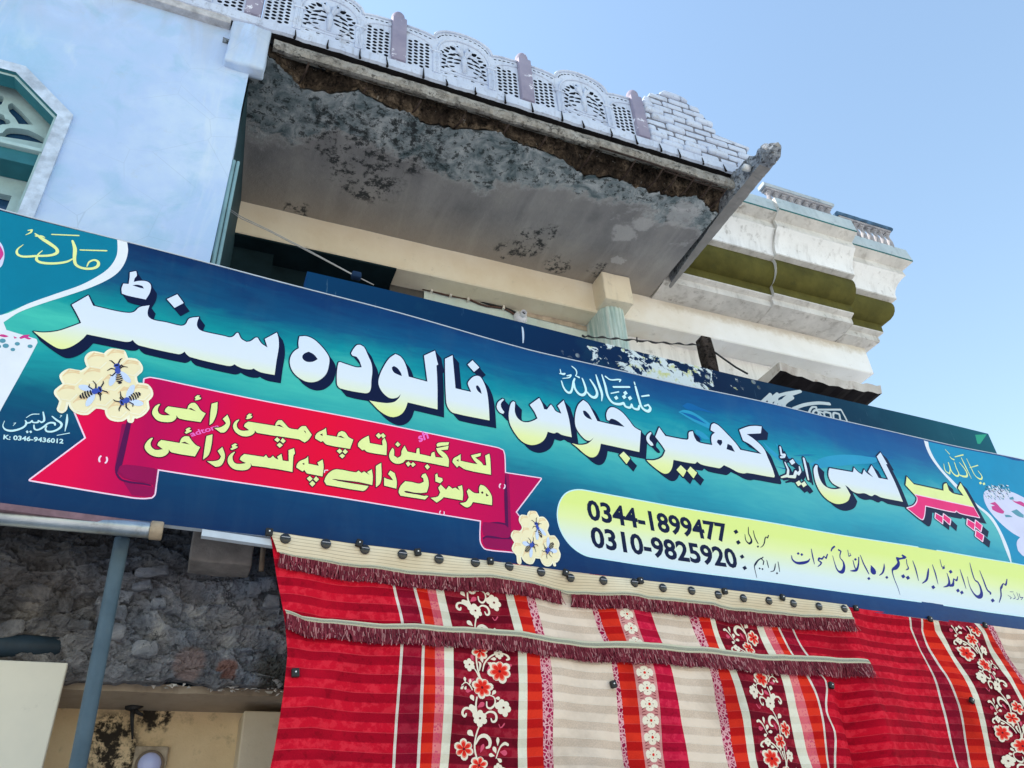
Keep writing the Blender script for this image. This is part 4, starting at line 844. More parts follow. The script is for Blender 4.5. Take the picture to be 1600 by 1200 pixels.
# side beam / spout at the right end of the slab
V = []; Fc = []; ny_ = 90
for i in range(ny_ + 1):
    y = 3.54 + (5.9 - 3.54) * (i / ny_) ** 1.25; xi = 4.402 if y < 4.4 else 4.402 + .095 * min(1, (y - 4.4) / 1.2); xo = 4.532
    zt_ = 7.53 + .16 * min(1, (y - 3.54) / .55); tip = min(1, .45 + (y - 3.54) / .12)
    for j, (x, z) in enumerate(((xi, 7.425), ((xi + xo) / 2, 7.42), (xo, 7.42), (xo + .02, 7.48), (xo + .02, zt_), ((xi + xo) / 2, zt_ + .02), (xi, zt_), (xi - .012, (zt_ + 7.43) / 2 + .03), (xi - .008, (zt_ + 7.43) / 2 - .03))):
        am = (.03 if j not in (0, 1, 2) else .008) if y < 4.3 else .004
        cxm, czm = (xi + xo) / 2, 7.49
        x, z = cxm + (x - cxm) * tip, czm + (z - czm) * tip
        q = Vector((x * 12, y * 12, z * 12)); V.append(Vector((x + (noise.noise(q) + .7 * noise.noise(q * 2.7)) * am, y + noise.noise(q + Vector((5, 0, 0))) * am, z + (noise.noise(q + Vector((0, 8, 0))) + .7 * noise.noise(q * 3)) * am)))
for i in range(ny_):
    for j in range(9): k0 = i * 9; Fc.append((k0 + j, k0 + 9 + j, k0 + 9 + (j + 1) % 9, k0 + (j + 1) % 9))
Fc.append(list(range(9)))
BI = [1 if (f_ % 9 in (0, 1) and f_ // 9 > 12) else 0 for f_ in range(len(Fc))]
M_BAR = rubble_mat('pitted_plaster', (.10, .11, .13), (.30, .33, .38), (.52, .55, .60), .6)
mesh('spout_beam', V, Fc, [M_BAR, flat('plain_edge_plaster', (.27, .26, .255), .9, .15, .22, 4, .3)], balc, BI)
b = MB(); b.lathe((4.50, 3.93, 7.475), [(.0, 0), (.030, 0), (.034, -.01), (.034, .12)], 14, 0, 'y')
for v in b.V: v.y, v.x = 3.86 + (v.x - 4.50), 4.372 + (v.y - 3.93) * .5
b.build('drain_pipe', [flat('plastic_pipe', (.62, .62, .62), .5, .4, .08)], balc, True)

# --- pierced parapet panels
YP = 4.10
def panel_outline(x0, w):
    P = [(x0, 7.775), (x0 + w, 7.775), (x0 + w, 8.365)]
    xr = x0 + w
    for t in range(1, 7): a = R(90 - 15 * t * .95); P.append((xr - .255 * math.sin(R(15 * t)), 8.325 + .045 * math.cos(R(15 * t))))
    cx_m = x0 + w / 2; hw = w / 2 - .255
    for t in range(0, 17):
        a = math.pi * t / 16; P.append((cx_m + hw * math.cos(a), 8.325 + .185 * math.sin(a) ** .85))
    for t in range(6, -1, -1): P.append((x0 + .255 * math.sin(R(15 * t)), 8.325 + .045 * math.cos(R(15 * t))))
    out = []
    for p in P:
        if not out or math.hypot(p[0] - out[-1][0], p[1] - out[-1][1]) > .004: out.append(p)
    return out
def leafh(x, z, l, w, a, n=8):
    out = []
    for i in range(n):
        t = 2 * math.pi * i / n; u = math.cos(t) * l / 2; v = math.sin(t) * w / 2 * (1 - .45 * math.cos(t)); out.append((x + u * math.cos(a) - v * math.sin(a), z + u * math.sin(a) + v * math.cos(a)))
    return out
def panel_holes(x0, w):
    H_ = []; c = x0 + w / 2
    for sgn_ in (-1, 1):
        for i in range(4):
            for j in range(8):
                dx = w / 2 - .035 - i * .052; z = 7.835 + j * .046 + (.023 if i % 2 else 0)
                if z > 8.21 - .0 * i: continue
                H_.append([(c + sgn_ * dx + .0205 * math.cos(2 * math.pi * k / 8), z + .0175 * math.sin(2 * math.pi * k / 8)) for k in range(8)])
        # slots along the lobe and along the big arch
        for k in range(5): H_.append(leafh(c + sgn_ * (w / 2 - .04 - k * .045), 8.318 - .0016 * k * k, .035, .014, sgn_ * (.25 - .02 * k)))
        for k in range(1, 8):
            a = math.pi / 2 - sgn_ * (k - .5) * .205; hw = w / 2 - .29
            H_.append(leafh(c + hw * math.cos(a), 8.325 + .148 * math.sin(a) - .01, .034, .013, a - math.pi / 2 + sgn_ * .35))
        # leaves of the centre field
        for dx, dz, l, ww, a in ((.05, .300, .05, .028, 1.25), (.105, .270, .055, .030, .75), (.05, .19, .085, .018, .15), (.115, .165, .07, .020, -.45), (.165, .20, .05, .022, .3), (.06, .115, .075, .018, -.15), (.13, .105, .06, .018, -.5), (.18, .12, .045, .02, .5), (.07, .06, .06, .016, -.35), (.135, .045, .055, .017, -.4), (.19, .06, .04, .022, .2), (.195, .005, .04, .02, -.3), (.12, -.01, .06, .014, -.3), (.165, -.035, .05, .016, -.2), (.20, -.06, .03, .02, 0), (.10, -.075, .05, .012, -.15), (.205, .165, .035, .022, 1.0), (.15, .245, .04, .02, .1)):
            H_.append(leafh(c + sgn_ * dx, 7.985 + dz, l * 1.2, ww * 1.6, a if sgn_ > 0 else math.pi - a))
        H_.append(leafh(c + sgn_ * .08, 7.845, .04, .014, 0)); H_.append(leafh(c + sgn_ * .17, 7.845, .035, .014, 0))
    return H_
M_HOLE = flat('shaded_recess', (.02, .028, .045), .9, .1, .2, 5)
panel0 = None
posts_x = [-1.43, -.225, .98, 2.19, 3.40]
for i, px_ in enumerate(posts_x[:-1]):
    x0 = px_ + .07; w = posts_x[i + 1] - px_ - .14
    o_ = plate('parapet_panel', panel_outline(x0, w), panel_holes(x0, w), YP, .045, [M_WW, M_HOLE, M_HOLE], balc, back=2)
    b = MB(); c = x0 + w / 2
    for s_ in (-1, 1):
        xx = c + s_ * (w / 2 - .275)
        b.bbox(xx - .032, xx + .032, YP - .018, YP + .002, 7.80, 8.09, .004); b.bbox(xx - .048, xx + .048, YP - .024, YP + .002, 8.09, 8.115, .004)
        for d_ in (-.014, 0, .014): b.bbox(xx + d_ - .004, xx + d_ + .004, YP - .023, YP - .016, 7.81, 8.08, .0015)
        b.tube([(c + s_ * (w / 2 - .255 * math.sin(R(15 * t))), YP - .004, 8.318 + .045 * math.cos(R(15 * t))) for t in range(7)], .012, 6)
        b.tube([(c + s_ * (w / 2 - .235 * math.sin(R(15 * t))), YP - .002, 8.15 + .125 * math.cos(R(15 * t))) for t in range(7)], .009, 6)
    hw = w / 2 - .255
    b.tube([(c + hw * math.cos(math.pi * t / 20), YP - .004, 8.318 + .185 * abs(math.sin(math.pi * t / 20)) ** .85) for t in range(21)], .014, 6)
    b.tube([(c + (hw - .03) * math.cos(math.pi * t / 20), YP - .004, 8.12 + .265 * abs(math.sin(math.pi * t / 20)) ** .8) for t in range(21)], .011, 6)
    b.tube([(c - hw + .02, YP - .002, 7.868), (c + hw - .02, YP - .002, 7.868)], .007, 6)
    b.tube([(c + .17 * math.cos(a), YP - .002, 8.02 + .12 * math.sin(a)) for a in [math.pi * (1 + t / 12) for t in range(13)]], .008, 6)
    b.tube([(c, YP - .002, 7.92), (c, YP - .006, 8.10), (c, YP - .002, 8.20)], [.016, .03, .008], 8)
    for a in (-.9, -.45, .45, .9): b.tube([(c, YP - .002, 8.12), (c + .07 * math.sin(a), YP - .010, 8.20 + .05 * math.cos(a)), (c + .11 * math.sin(a), YP - .002, 8.24 + .09 * math.cos(a))], [.008, .022, .004], 7)
    rl = b.build('relief', [M_WW], None, True); rl.data.transform(Matrix.Translation(-Vector(balc.location))); rl.parent = o_
M_LILAC = Mat('lilac_paint', .75, .25)
k = M_LILAC; c = k.ramp(k.noise(4, 6, .6), [(.3, (.22, .205, .29)), (.7, (.31, .285, .37))]); c = k.mix(k.step(k.noise(6, 7, .7), .585, .62), c, (.70, .72, .82)); k.bump(k.noise(30, 5, .6), .3, .01); k.color(c); M_LIL = k.m
for px_ in posts_x[1:]:
    b = MB(); b.bbox(px_ - .068, px_ + .062, 4.055, 4.18, 7.775, 8.40, .012)
    b.lathe((px_ - .01, 4.115, 8.385), [(.058, 0), (.058, .03), (.063, .05), (.060, .085), (.045, .115), (.02, .135), (.004, .14)], 16)
    auto_smooth(b.build('parapet_post', [M_LIL], balc), 40)
# --- whitewashed brick end pier
def in_pier(x, z):
    if z < 8.22: return 3.49 < x < 4.50 + (8.22 - z) * .0 + (0.02 if z < 8.0 else 0)
    return (x - 3.90) ** 2 / .45 ** 2 + (z - 8.235) ** 2 / .455 ** 2 < 1 and x > 3.50
b = MB(); r_ = random.Random(5); row = 0; z = 7.70
while z < 8.68:
    h = .082; x = 3.49 - (.13 if row % 2 else 0)
    while x < 4.56:
        L = r_.uniform(.20, .27); xa, xb = max(x, 3.485), x + L - .005; zc = z + h / 2
        if z > 8.2:
            hw = .455 * math.sqrt(max(0, 1 - ((zc - 8.235) / .46) ** 2)); xa = max(xa, 3.90 - min(hw, .41)); xb = min(xb, 3.90 + hw)
        else: xb = min(xb, 4.74 - .25 * max(0, 7.95 - z))
        if xb - xa > .04:
            k0 = len(b.V); yy = 4.082 + r_.uniform(-.014, .014); b.bbox(xa, xb, yy, 4.26, z + .001, z + h + .001, .024)
            dz = r_.uniform(-.005, .005); tl = r_.uniform(-.012, .012)
            for v in b.V[k0:]:
                if v.z > 8.2:
                    hv = .455 * math.sqrt(max(0, 1 - ((v.z - 8.235) / .462) ** 2)); v.x = min(v.x, 3.90 + hv); v.x = max(v.x, 3.90 - hv)
            for v in b.V[k0:]: v.z += dz + (v.x - xa) * tl; v += Vector((noise.noise(v * 14), noise.noise(v * 14 + Vector((9, 0, 0))), noise.noise(v * 14 + Vector((0, 9, 0))))) * .008
        x += L
    z += h + .010; row += 1
pier = b.build('brick_pier', [M_WW], balc, True)
pier.data.materials.append(flat('dark_mortar', (.16, .165, .20), .95, .1, .4, 20))
b = MB(); O = [(3.51, 7.70), (4.62, 7.70), (4.70, 8.17), (4.32, 8.21)] + [(3.90 + .42 * math.cos(R(a)), 8.235 + .43 * math.sin(R(a))) for a in range(10, 170, 12)] + [(3.51, 8.3)]
n = len(O); b.add([(x, 4.100, z) for x, z in O] + [(x, 4.24, z) for x, z in O], [list(range(n))] + [(i, n + i, n + (i + 1) % n, (i + 1) % n) for i in range(n)])
mo = b.build('mortar', [pier.data.materials[1]], None); mo.data.transform(Matrix.Translation(-Vector(balc.location))); mo.parent = pier
# ================================================================== CORNER BUILDING BEHIND
YB = 5.78
corner = thing('corner_building', 'cream building behind with heavy moulded cornice, fluted pilaster and small balustrade', 'building', (4.0, 6.5, 0))
def cream(name, c0, c1, dirt=.5, dirtc=(.22, .19, .15), sc=2.0):
    k = Mat(name, .85, .2); n = k.noise(sc, 7, .62); m = k.noise(9, 8, .7)
    c = k.ramp(n, [(.3, c0), (.7, c1)]); c = k.mix(k.math('MULTIPLY', k.step(m, .57, .70), dirt), c, dirtc)
    s_ = k.noise(1, 6, .65, k.scaled(k.pos, (7, 7, .8))); c = k.mix(k.math('MULTIPLY', k.step(s_, .52, .72), dirt * .7), c, dirtc)
    k.bump(k.noise(20, 7, .68), .3, .012); return k.color(c)
M_CREAMW = cream('cream_paint', (.74, .64, .48), (.84, .76, .62), .3)
M_OFFW = cream('offwhite_paint', (.74, .73, .72), (.88, .87, .86), .6, (.30, .28, .26))
M_FILLET = cream('dusty_fillet', (.50, .48, .45), (.72, .69, .65), .7, (.18, .15, .12), 3.5)
M_OLIVE = cream('olive_paint', (.055, .05, .010), (.125, .112, .025), .6, (.05, .05, .015), 2.6)
M_COPE = cream('pale_teal_coping', (.36, .44, .48), (.50, .57, .60), .6, (.20, .24, .26), 3)
M_COPED = flat('green_edge', (.02, .12, .12), .8, .2, .3, 6)
# silhouette of the cornice, read at the right end, turned into (projection, height)
sil = [(1397.5, 386), (1419, 395), (1427.5, 409), (1407.5, 421), (1415.6, 430.6), (1407.5, 439), (1399, 450), (1397, 457.5), (1400.6, 465.6), (1389, 473), (1391.4, 481.7), (1386.7, 497.5), (1376.4, 507.8), (1380.4, 518.9), (1371.6, 526), (1374.8, 532.3), (1349.5, 546.5)]
XR0 = 7.50
def pz(x, y):
    w = ray(x, y); q = w.x / w.y; e = w.z / w.y; p = (q * YB - XR0) / (1 + q); return p, 1.6 + e * (YB - p)
prof = [pz(*q) for q in sil]
pcop, zcop = prof[2]
full = [(.02, zcop + .26), (pcop - .02, zcop + .22), (pcop, zcop + .02), (pcop - .005, zcop), prof[3], (prof[3][0] + .005, prof[3][1] - .03), prof[4]]
a_, b_ = prof[4], prof[8]
for t in range(1, 7):                      # cove
    u = t / 6; full.append((a_[0] + (b_[0] - a_[0]) * (1 - (1 - u) ** 2.2), a_[1] + (b_[1] - a_[1]) * u ** 1.05))
full += [(b_[0], b_[1] - .02), prof[9]]
i_ol = len(full) - 1
a_, b_ = prof[9], prof[12]; cz = (a_[1] + b_[1]) / 2; rz = (a_[1] - b_[1]) / 2
for t in range(1, 9):                      # torus
    an = math.pi * t / 8; full.append((a_[0] + (b_[0] - a_[0]) * t / 8 + .085 * math.sin(an), cz + rz * math.cos(an)))
i_oe = len(full) - 1
full += [prof[13], (prof[13][0] - .002, prof[13][1] - .015), prof[14], prof[15], (prof[15][0] - .004, prof[15][1] - .02), (0, prof[16][1] + .02), (-.25, prof[16][1] + .03)]
def bay(name, x0, x1, shift, mitre, zlow=None, seed=0, cut=0):
    P = [p for p in full]; V = []; Fc = []; I = []; n = 36
    for i in range(n + 1):
        for (p, z) in P:
            xe = x1 + (p if mitre else 0); x = x0 + (xe - x0) * i / n
            q = Vector((x * 6, p * 6 + seed, z * 6)); a = noise.noise(q) * .004 + noise.noise(q * 4) * .002
            V.append(Vector((x, YB - p - shift + a, z + a)))
    m = len(P)
    for i in range(n):
        for j in range(m - 1):
            k0 = i * m + j; Fc.append((k0, k0 + 1, k0 + m + 1, k0 + m))
            I.append(4 if j == 0 else 3 if j == 1 else 5 if j == 2 else 2 if j < 6 else 0 if j < 12 else 2 if j < i_ol else 1 if j < i_oe else 1 if j == i_oe else 2 if j < m - 3 else 6)
    V += [Vector((x0, YB + .3, z)) for (_, z) in P] + [Vector((x1, YB + .3, z)) for (_, z) in P]; o = (n + 1) * m
    for j in range(m - 1):
        Fc.append((j, o + j, o + j + 1, j + 1)); I.append(2)
        if not mitre: Fc.append((n * m + j, n * m + j + 1, o + m + j + 1, o + m + j)); I.append(2)
    if mitre:                               # return along the side street
        o = len(V)
        for (p, z) in P: V.append(Vector((x1 + p, YB + 3.5, z)))
        for j in range(m - 1): Fc.append((n * m + j, n * m + j + 1, o + j + 1, o + j)); I.append(I[j] if j else 4)
    b_o = mesh(name, V, Fc, [M_OFFW, M_OLIVE, M_FILLET, M_COPE, M_COPE, M_COPED, M_FILLET], corner, I)
    return auto_smooth(b_o, 38)
bay('cornice', 4.40, 5.86, .145, False, seed=1)
bay('cornice', 5.86, 7.05, .19, False, seed=5)
bay('cornice', 7.05, XR0, 0, True, seed=9)
# fascia beam under the cornice and walls
def slab_mesh(name, x0, x1, y0, y1, z0, z1, mat, amp=.006, nx=120):
    V = []; Fc = []; sec = [(y0, z1), (y0, z0 + .012), (y0 + .012, z0), (y1, z0)]
    for i in range(nx + 1):
        x = x0 + (x1 - x0) * i / nx
        for y, z in sec: a = noise.noise(Vector((x * 3, y * 3, z * 3))) * amp + noise.noise(Vector((x * 14, y * 9, z * 14))) * amp * .4; V.append(Vector((x, y + a, z + a)))
    for i in range(nx):
        for j in range(3): k0 = i * 4 + j; Fc.append((k0, k0 + 1, k0 + 5, k0 + 4))
    o = len(V); V += [Vector((x1, y0, z0)), Vector((x1, y1 + 3, z0)), Vector((x1, y1 + 3, z1)), Vector((x1, y0, z1))]; Fc.append((o, o + 1, o + 2, o + 3))
    return mesh(name, V, Fc, mat, corner)
k = Mat('fascia_paint', .85, .2); x_, y_, z_ = k.xyz(); n = k.noise(2, 7, .62); m = k.noise(9, 8, .7)
c = k.mix(k.step(k.math('ADD', x_, k.math('MULTIPLY', n, 1.5)), 4.2, 6.2), k.ramp(n, [(.3, (.74, .63, .47)), (.7, (.84, .76, .62))]), k.ramp(n, [(.3, (.80, .79, .77)), (.7, (.90, .90, .90))]))
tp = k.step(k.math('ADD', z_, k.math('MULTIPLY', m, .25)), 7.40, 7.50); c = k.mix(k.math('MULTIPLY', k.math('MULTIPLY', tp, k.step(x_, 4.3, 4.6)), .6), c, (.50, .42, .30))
c = k.mix(k.math('MULTIPLY', k.step(m, .60, .72), .3), c, (.28, .24, .19)); k.bump(k.noise(20, 7, .68), .3, .012)
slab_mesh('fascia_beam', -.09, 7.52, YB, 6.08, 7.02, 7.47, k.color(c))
b = MB(); b.box(-.09, 1.45, YB + .004, 6.10, 6.995, 7.016); M_DKT = flat('shaded_teal', (.008, .02, .026), .85, .1, .3, 4); b.build('dark_soffit', [M_DKT], corner)  # shade under the beam put into a darker teal, lintel too
M_BACK = cream('pale_green_wall', (.50, .60, .56), (.66, .72, .68), .35, (.40, .36, .30), 1.6)
b = MB(); b.box(1.805, 3.7, 6.03, 6.2, 2.6, 7.03); b.build('green_wall', [M_BACK], corner)
b = MB(); b.box(1.45, 1.80, 6.04, 8.5, 0, 7.03); b.build('dark_pier', [flat('dark_plaster', (.075, .07, .065), .9, .1, .3, 5, .3)], corner)  # dark grey-brown face beside the opening
b = MB(); b.box(3.7, 7.50, 6.05, 9.5, 0, 7.02); b.build('wall', [M_OFFW], corner)
b = MB(); b.box(-.2, 1.46, 6.75, 6.9, 0, 7.03); b.box(-.2, 1.46, 5.8, 6.9, 7.022, 7.03); b.build('recess', [flat('dark_interior', (.012, .022, .028), .9, .1, .3, 3)], corner)  # near-black colour carries the deep shade of the recess
b = MB(); b.box(-.05, 1.45, 6.1, 6.3, 6.74, 7.02); b.box(-.08, .30, 5.95, 6.1, 6.70, 7.02); b.build('lintel', [M_DKT], corner)
b = MB(); b.box(-.2, 7.4, 8.6, 9.4, 0, 8.5); b.build('rear_wall', [M_DARK], corner)
p_ = [at(820, 482, 6.0), at(918, 508, 6.0)]
b = MB(); b.add([p_[0], p_[1], p_[1] - Vector((0, 0, .07)), p_[0] - Vector((0, 0, .08))], [(0, 1, 2, 3)]); 
for v in b.V: v.y = 6.022
b.build('bare_plaster_strip', [flat('bare_plaster', (.45, .37, .29), .9, .1, .25, 10)], corner)
# pilaster
pil = MB(); xs = [3.655 + .335 * i / 56 for i in range(57)]; V = []; Fc = []
for i, x in enumerate(xs):
    u = (i / 56) * 2 - 1; fl = abs(math.sin((i / 56) * math.pi * 7)) ** .7
    y = 5.90 - .24 * math.sqrt(max(0, 1 - abs(u) ** 3.2)) - .012 * fl
    V += [Vector((x, y, 3.2)), Vector((x, y, 7.06))]
for i in range(56): Fc.append((2 * i, 2 * i + 2, 2 * i + 3, 2 * i + 1))
V += [Vector((3.655, 6.1, 3.2)), Vector((3.655, 6.1, 7.06))]; Fc.append((0, 1, len(V) - 1, len(V) - 2))
k = Mat('chalky_green_flutes', .8, .2); n = k.noise(1, 6, .65, k.scaled(k.pos, (14, 14, 1.2))); k.bump(k.noise(30, 5, .6), .3, .01)
shaft = mesh('pilaster_shaft', V, Fc, [k.color(k.ramp(n, [(.34, (.28, .42, .42)), (.5, (.48, .60, .58)), (.66, (.74, .78, .76))]))], corner, smooth=True)
rough_box('pilaster_capital', 3.65, 3.995, 5.55, 5.95, 7.035, 7.415, M_CREAMW, corner, .006, 6, 4, .012)
# balustrade pieces on the coping
M_BALU = cream('grey_balusters', (.26, .25, .27), (.42, .40, .41), .7, (.12, .12, .14), 6)
M_RAIL = cream('blue_grey_rail', (.34, .40, .46), (.48, .54, .58), .6, (.14, .20, .26), 5)
def balustrade(x0, x1, y, z0, z1, n, mats, broken):
    b = MB()
    segs = 24; V = []; Fc = []
    for i in range(segs + 1):
        x = x0 - .03 + (x1 - x0 + .06) * i / segs; w = .03 * noise.noise(Vector((x * 9, 3, 0))) if broken else .004 * noise.noise(Vector((x * 9, 3, 0)))
        for yy, zz in ((y - .055, z1 - .06), (y - .07, z1 - .035 + w), (y - .055, z1 + w), (y + .055, z1 + w), (y + .055, z1 - .06)): V.append(Vector((x, yy + w * .6, zz)))
    for i in range(segs):
        for j in range(5): k0 = i * 5; Fc.append((k0 + j, k0 + 5 + j, k0 + 5 + (j + 1) % 5, k0 + (j + 1) % 5))
    Fc += [list(range(5)), [segs * 5 + j for j in range(5)][::-1]]
    b.add(V, Fc); rail = b.build('balustrade', [mats], corner)
    b = MB(); b.bbox(x0, x1, y - .05, y + .05, z1 - .095, z1 - .064, .006); u = b.build('under_rail', [M_BALU], None); u.data.transform(Matrix.Translation(-Vector(corner.location))); u.parent = rail
    for i in range(n):
        x = x0 + .05 + (x1 - x0 - .10) * i / (n - 1); b = MB()
        b.bbox(x - .030, x + .030, y - .035, y + .035, z1 - .13, z1 - .096, .006)
        b.lathe((x, y, z0), [(.030, 0), (.030, .05), (.024, .06), (.036, .12), (.037, .17), (.024, .24), (.020, z1 - .17 - z0), (.028, z1 - .14 - z0), (.028, z1 - .13 - z0)], 10)
        o = b.build('baluster', [M_BALU], None); auto_smooth(o, 45); o.data.transform(Matrix.Translation(-Vector(corner.location))); o.parent = rail
balustrade(5.93, 6.98, 5.12, 8.72, 9.135, 9, M_RAIL, False)
balustrade(7.10, 7.98, 5.16, 8.62, 9.06, 8, flat('dark_blue_rubble', (.06, .12, .20), .9, .2, .5, 9, .5), True)
rough_box('broken_coping', 5.08, 5.72, 5.20, 5.55, 8.60, 8.68, flat('blue_green_rubble', (.12, .24, .32), .9, .2, .6, 7, .6), corner, .05, 10, 8, .02)
# tin canopy
can = MB(); segs = 20; V = []; Fc = []
for i in range(segs + 1):
    x = 5.72 + 1.45 * i / segs; sag = -.05 * math.sin(i / segs * math.pi) 
    for y, z in ((5.50, 6.50), (5.48, 6.60), (5.50, 6.605), (6.1, 6.62), (6.1, 6.46)): V.append(Vector((x, y, z + sag + .012 * math.sin(i * 1.9) - .02 * i / segs)))
for i in range(segs):
    for j, m_ in enumerate((0, 0, 0, 1, 1)): k0 = i * 5; can.add([], []); Fc.append((k0 + j, k0 + 5 + j, k0 + 5 + (j + 1) % 5, k0 + (j + 1) % 5))
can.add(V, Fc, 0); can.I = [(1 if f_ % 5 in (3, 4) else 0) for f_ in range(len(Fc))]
can.add([V[j] for j in range(5)] + [V[-5 + j] for j in range(5)], [(0, 1, 2, 3, 4), (5, 9, 8, 7, 6)], 0)
can.build('canopy', [cream('rusty_tin', (.46, .42, .38), (.62, .58, .54), .8, (.20, .12, .08), 5), flat('black_underside', (.012, .010, .012), .9, .1, .4, 6)], corner)  # back and underside faces are near-black

# ================================================================== BACK SIGN
BA, BB = 3.987, .032
def bsg(x, y): p = at(x, y, BA, BB); return (p.x, p.z)
def on_back(x, z, lift=0.0): return Vector((x, BA + BB * x - lift, z))
def back_mat():
    k = Mat('old_sign_print', .45, .10); u, v, _ = k.uv()
    c = k.ramp(k.step(u, .4, 6.8), [(0, lin((0, 56, 96))), (.3, lin((0, 36, 76))), (.5, lin((2, 30, 64))), (.75, lin((0, 54, 78))), (1, lin((4, 92, 108)))])
    n = k.noise(2.2, 6, .65); c = k.mix(k.math('MULTIPLY', k.step(n, .55, .7), .18), c, lin((40, 100, 120)))
    c = k.mix(k.math('MULTIPLY', k.step(k.noise(1, 5, .7, k.scaled(k.pos, (30, 30, 2))), .66, .72), .3), c, lin((120, 160, 180)))
    # print eaten away in splashes: dense in the middle, single drops towards both sides
    dens = k.math('MULTIPLY', k.step(u, U0 - .1, U0 + .75), k.step(u, U1 + .15, U1 - .75))
    low = k.step(k.math('SUBTRACT', v, k.math('MULTIPLY', k.math('SUBTRACT', U0 + 1.0, u), .22)), 5.25, 4.85)
    cc = k.n('ShaderNodeCombineXYZ'); k.l(u, cc.inputs[0]); k.l(v, cc.inputs[1])
    f = k.noise(7, 8, .66, cc.outputs[0], .5); thr = k.math('SUBTRACT', .70, k.math('ADD', k.math('MULTIPLY', dens, .19), k.math('MULTIPLY', k.math('MULTIPLY', dens, low), .12)))
    on = k.math('MULTIPLY', k.step(k.math('SUBTRACT', f, thr), -.005, .008), k.step(dens, .01, .03))
    on2 = k.math('MULTIPLY', k.step(k.voro(13, cc.outputs[0]), .30, .26), k.math('MULTIPLY', k.step(dens, .02, .5), k.step(k.noise(3, 3, .5, cc.outputs[0]), .50, .56)))
    on = k.math('MAXIMUM', on, on2)
    wc = k.mix(k.step(k.noise(11, 5, .6, cc.outputs[0]), .54, .62), lin((205, 216, 220)), lin((200, 204, 150)))
    wc = k.mix(k.math('MULTIPLY', k.step(k.noise(40, 4, .7, cc.outputs[0]), .60, .66), .7), wc, lin((90, 104, 96)))
    return k.color(k.mix(on, c, wc))
U0, U1 = bsg(885, 540)[0], bsg(1180, 610)[0]
bs = thing('old_sign', 'dark teal older sign with splashes and outlined mountain logo, half hidden behind the big sign', 'sign', on_back(3.3, 4.1))
x0, x1 = bsg(480, 425)[0], 6.66
zt = lambda x: 5.144 + .012 * math.sin(x * 1.3) - .006 * (x - .4)
V = []; U = []; n = 60
for lay in (0, -.13):
    for i in range(n + 1):
        x = x0 + (x1 - x0) * i / n
        for z in (4.1, zt(x)): V.append(on_back(x, z, lay)); U.append((x, z))
m = 2 * (n + 1); Fc = []; I = []
for i in range(n):
    a = 2 * i; Fc += [(a, a + 2, a + 3, a + 1), (a + 1, a + 3, m + a + 3, m + a + 1), (m + a, m + a + 1, m + a + 3, m + a + 2), (a, m + a, m + a + 2, a + 2)]; I += [0, 1, 1, 1]
Fc += [(0, 1, m + 1, m), (m - 2, 2 * m - 2, 2 * m - 1, m - 1)]; I += [1, 1]
mesh('panel', V, Fc, [back_mat(), flat('blue_sign_edge', lin((10, 70, 130)), .5, .2, .2, 6)], bs, I, U)
def zb(zz, P): return [bsg(zz[0] + p[0] / zz[2], zz[1] + p[1] / zz[2]) for p in P]
art = Art(on_back); L1 = (1160, 570, 3.636)
def sb(P, w): return strokes(smooth([q + (w,) for q in zb(L1, P)], corner=80, sub=3, closed=False), n=6)
q = []
for P, w in (([(110, 215), (160, 168), (150, 205), (200, 165), (185, 240)], .03), ([(150, 220), (215, 172), (330, 150), (255, 180), (205, 235)], .028), ([(205, 215), (285, 185), (240, 215), (235, 245)], .035), ([(290, 250), (350, 228), (430, 217), (495, 222)], .03), ([(375, 275), (395, 242), (420, 240), (420, 255), (560, 255), (590, 310), (600, 340)], .018), ([(395, 290), (412, 258), (440, 275), (450, 300)], .018), ([(470, 300), (465, 270), (500, 275), (505, 310)], .02), ([(520, 315), (518, 275), (550, 280), (558, 320)], .02), ([(430, 290), (435, 268), (455, 272)], .016)): q += sb(P, w)
art.layer(q, 1, 0); art.build('logo', [pr('logo_silver', (190, 200, 204), .5)], bs)
art = Art(on_back); art.layer([zb(L1, [(1322, 398), (1388, 395), (1350, 450), (1335, 448)])], 1, 0); art.build('green_mark', [pr('green_mark', (40, 160, 130), .5)], bs)
art = Art(on_back); art.layer([smooth([bsg(*p) for p in ((815, 510), (817.5, 512), (819, 524), (818, 536), (816.5, 536), (816, 524))], corner=80, sub=2)], 1, 0); art.build('paint_drip', [pr('drip_white', (190, 205, 225), .5)], bs)

# ================================================================== SMALL FITTINGS ABOVE THE SIGN
M_IRON = flat('dark_wire', (.02, .02, .022), .6, .3, .2, 20)
lh = MB(); c = at(815, 494, 5.98); c = Vector((c.x, 6.03, c.z))
lh.lathe(c, [(.075, 0), (.078, .02), (.070, .045), (.050, .06), (.036, .07), (.034, .12), (.030, .125), (.026, .12), (.024, .09)], 20, 0, 'y')
lh.lathe(c + Vector((0, -.088, 0)), [(.0235, 0), (.0235, .004)], 12, 1, 'y')
o = lh.build('lamp_holder', [flat('white_bakelite', (.75, .76, .84), .4, .4, .05), M_DARK], None, False, c); auto_smooth(o, 50)
tag(o, 'round white lamp holder without a bulb on the pale green wall', 'lamp holder')
def pts(L, Y): return [at(x, y, Y) for x, y in L]
cab = MB()
for dz, wob in ((0, 0), (-.025, 1)):
    P = [p + Vector((0, 0, dz + .012 * math.sin(i * 1.3 + wob * 2))) for i, p in enumerate(pts([(660, 450), (676, 452), (690, 455), (705, 459), (720, 463), (733, 466), (748, 471), (760, 474), (775, 477), (787, 480), (797, 485), (808, 491)], 6.015))]
    cab.tube(P, .011 if wob else .014, 6, wob)
cable = cab.build('cable', [M_IRON, flat('brown_wire', (.10, .05, .04), .6, .3, .2)], None, True, at(733, 467, 6.02)); tag(cable, 'dark twin cable clipped along the pale green wall to the lamp holder', 'cable')
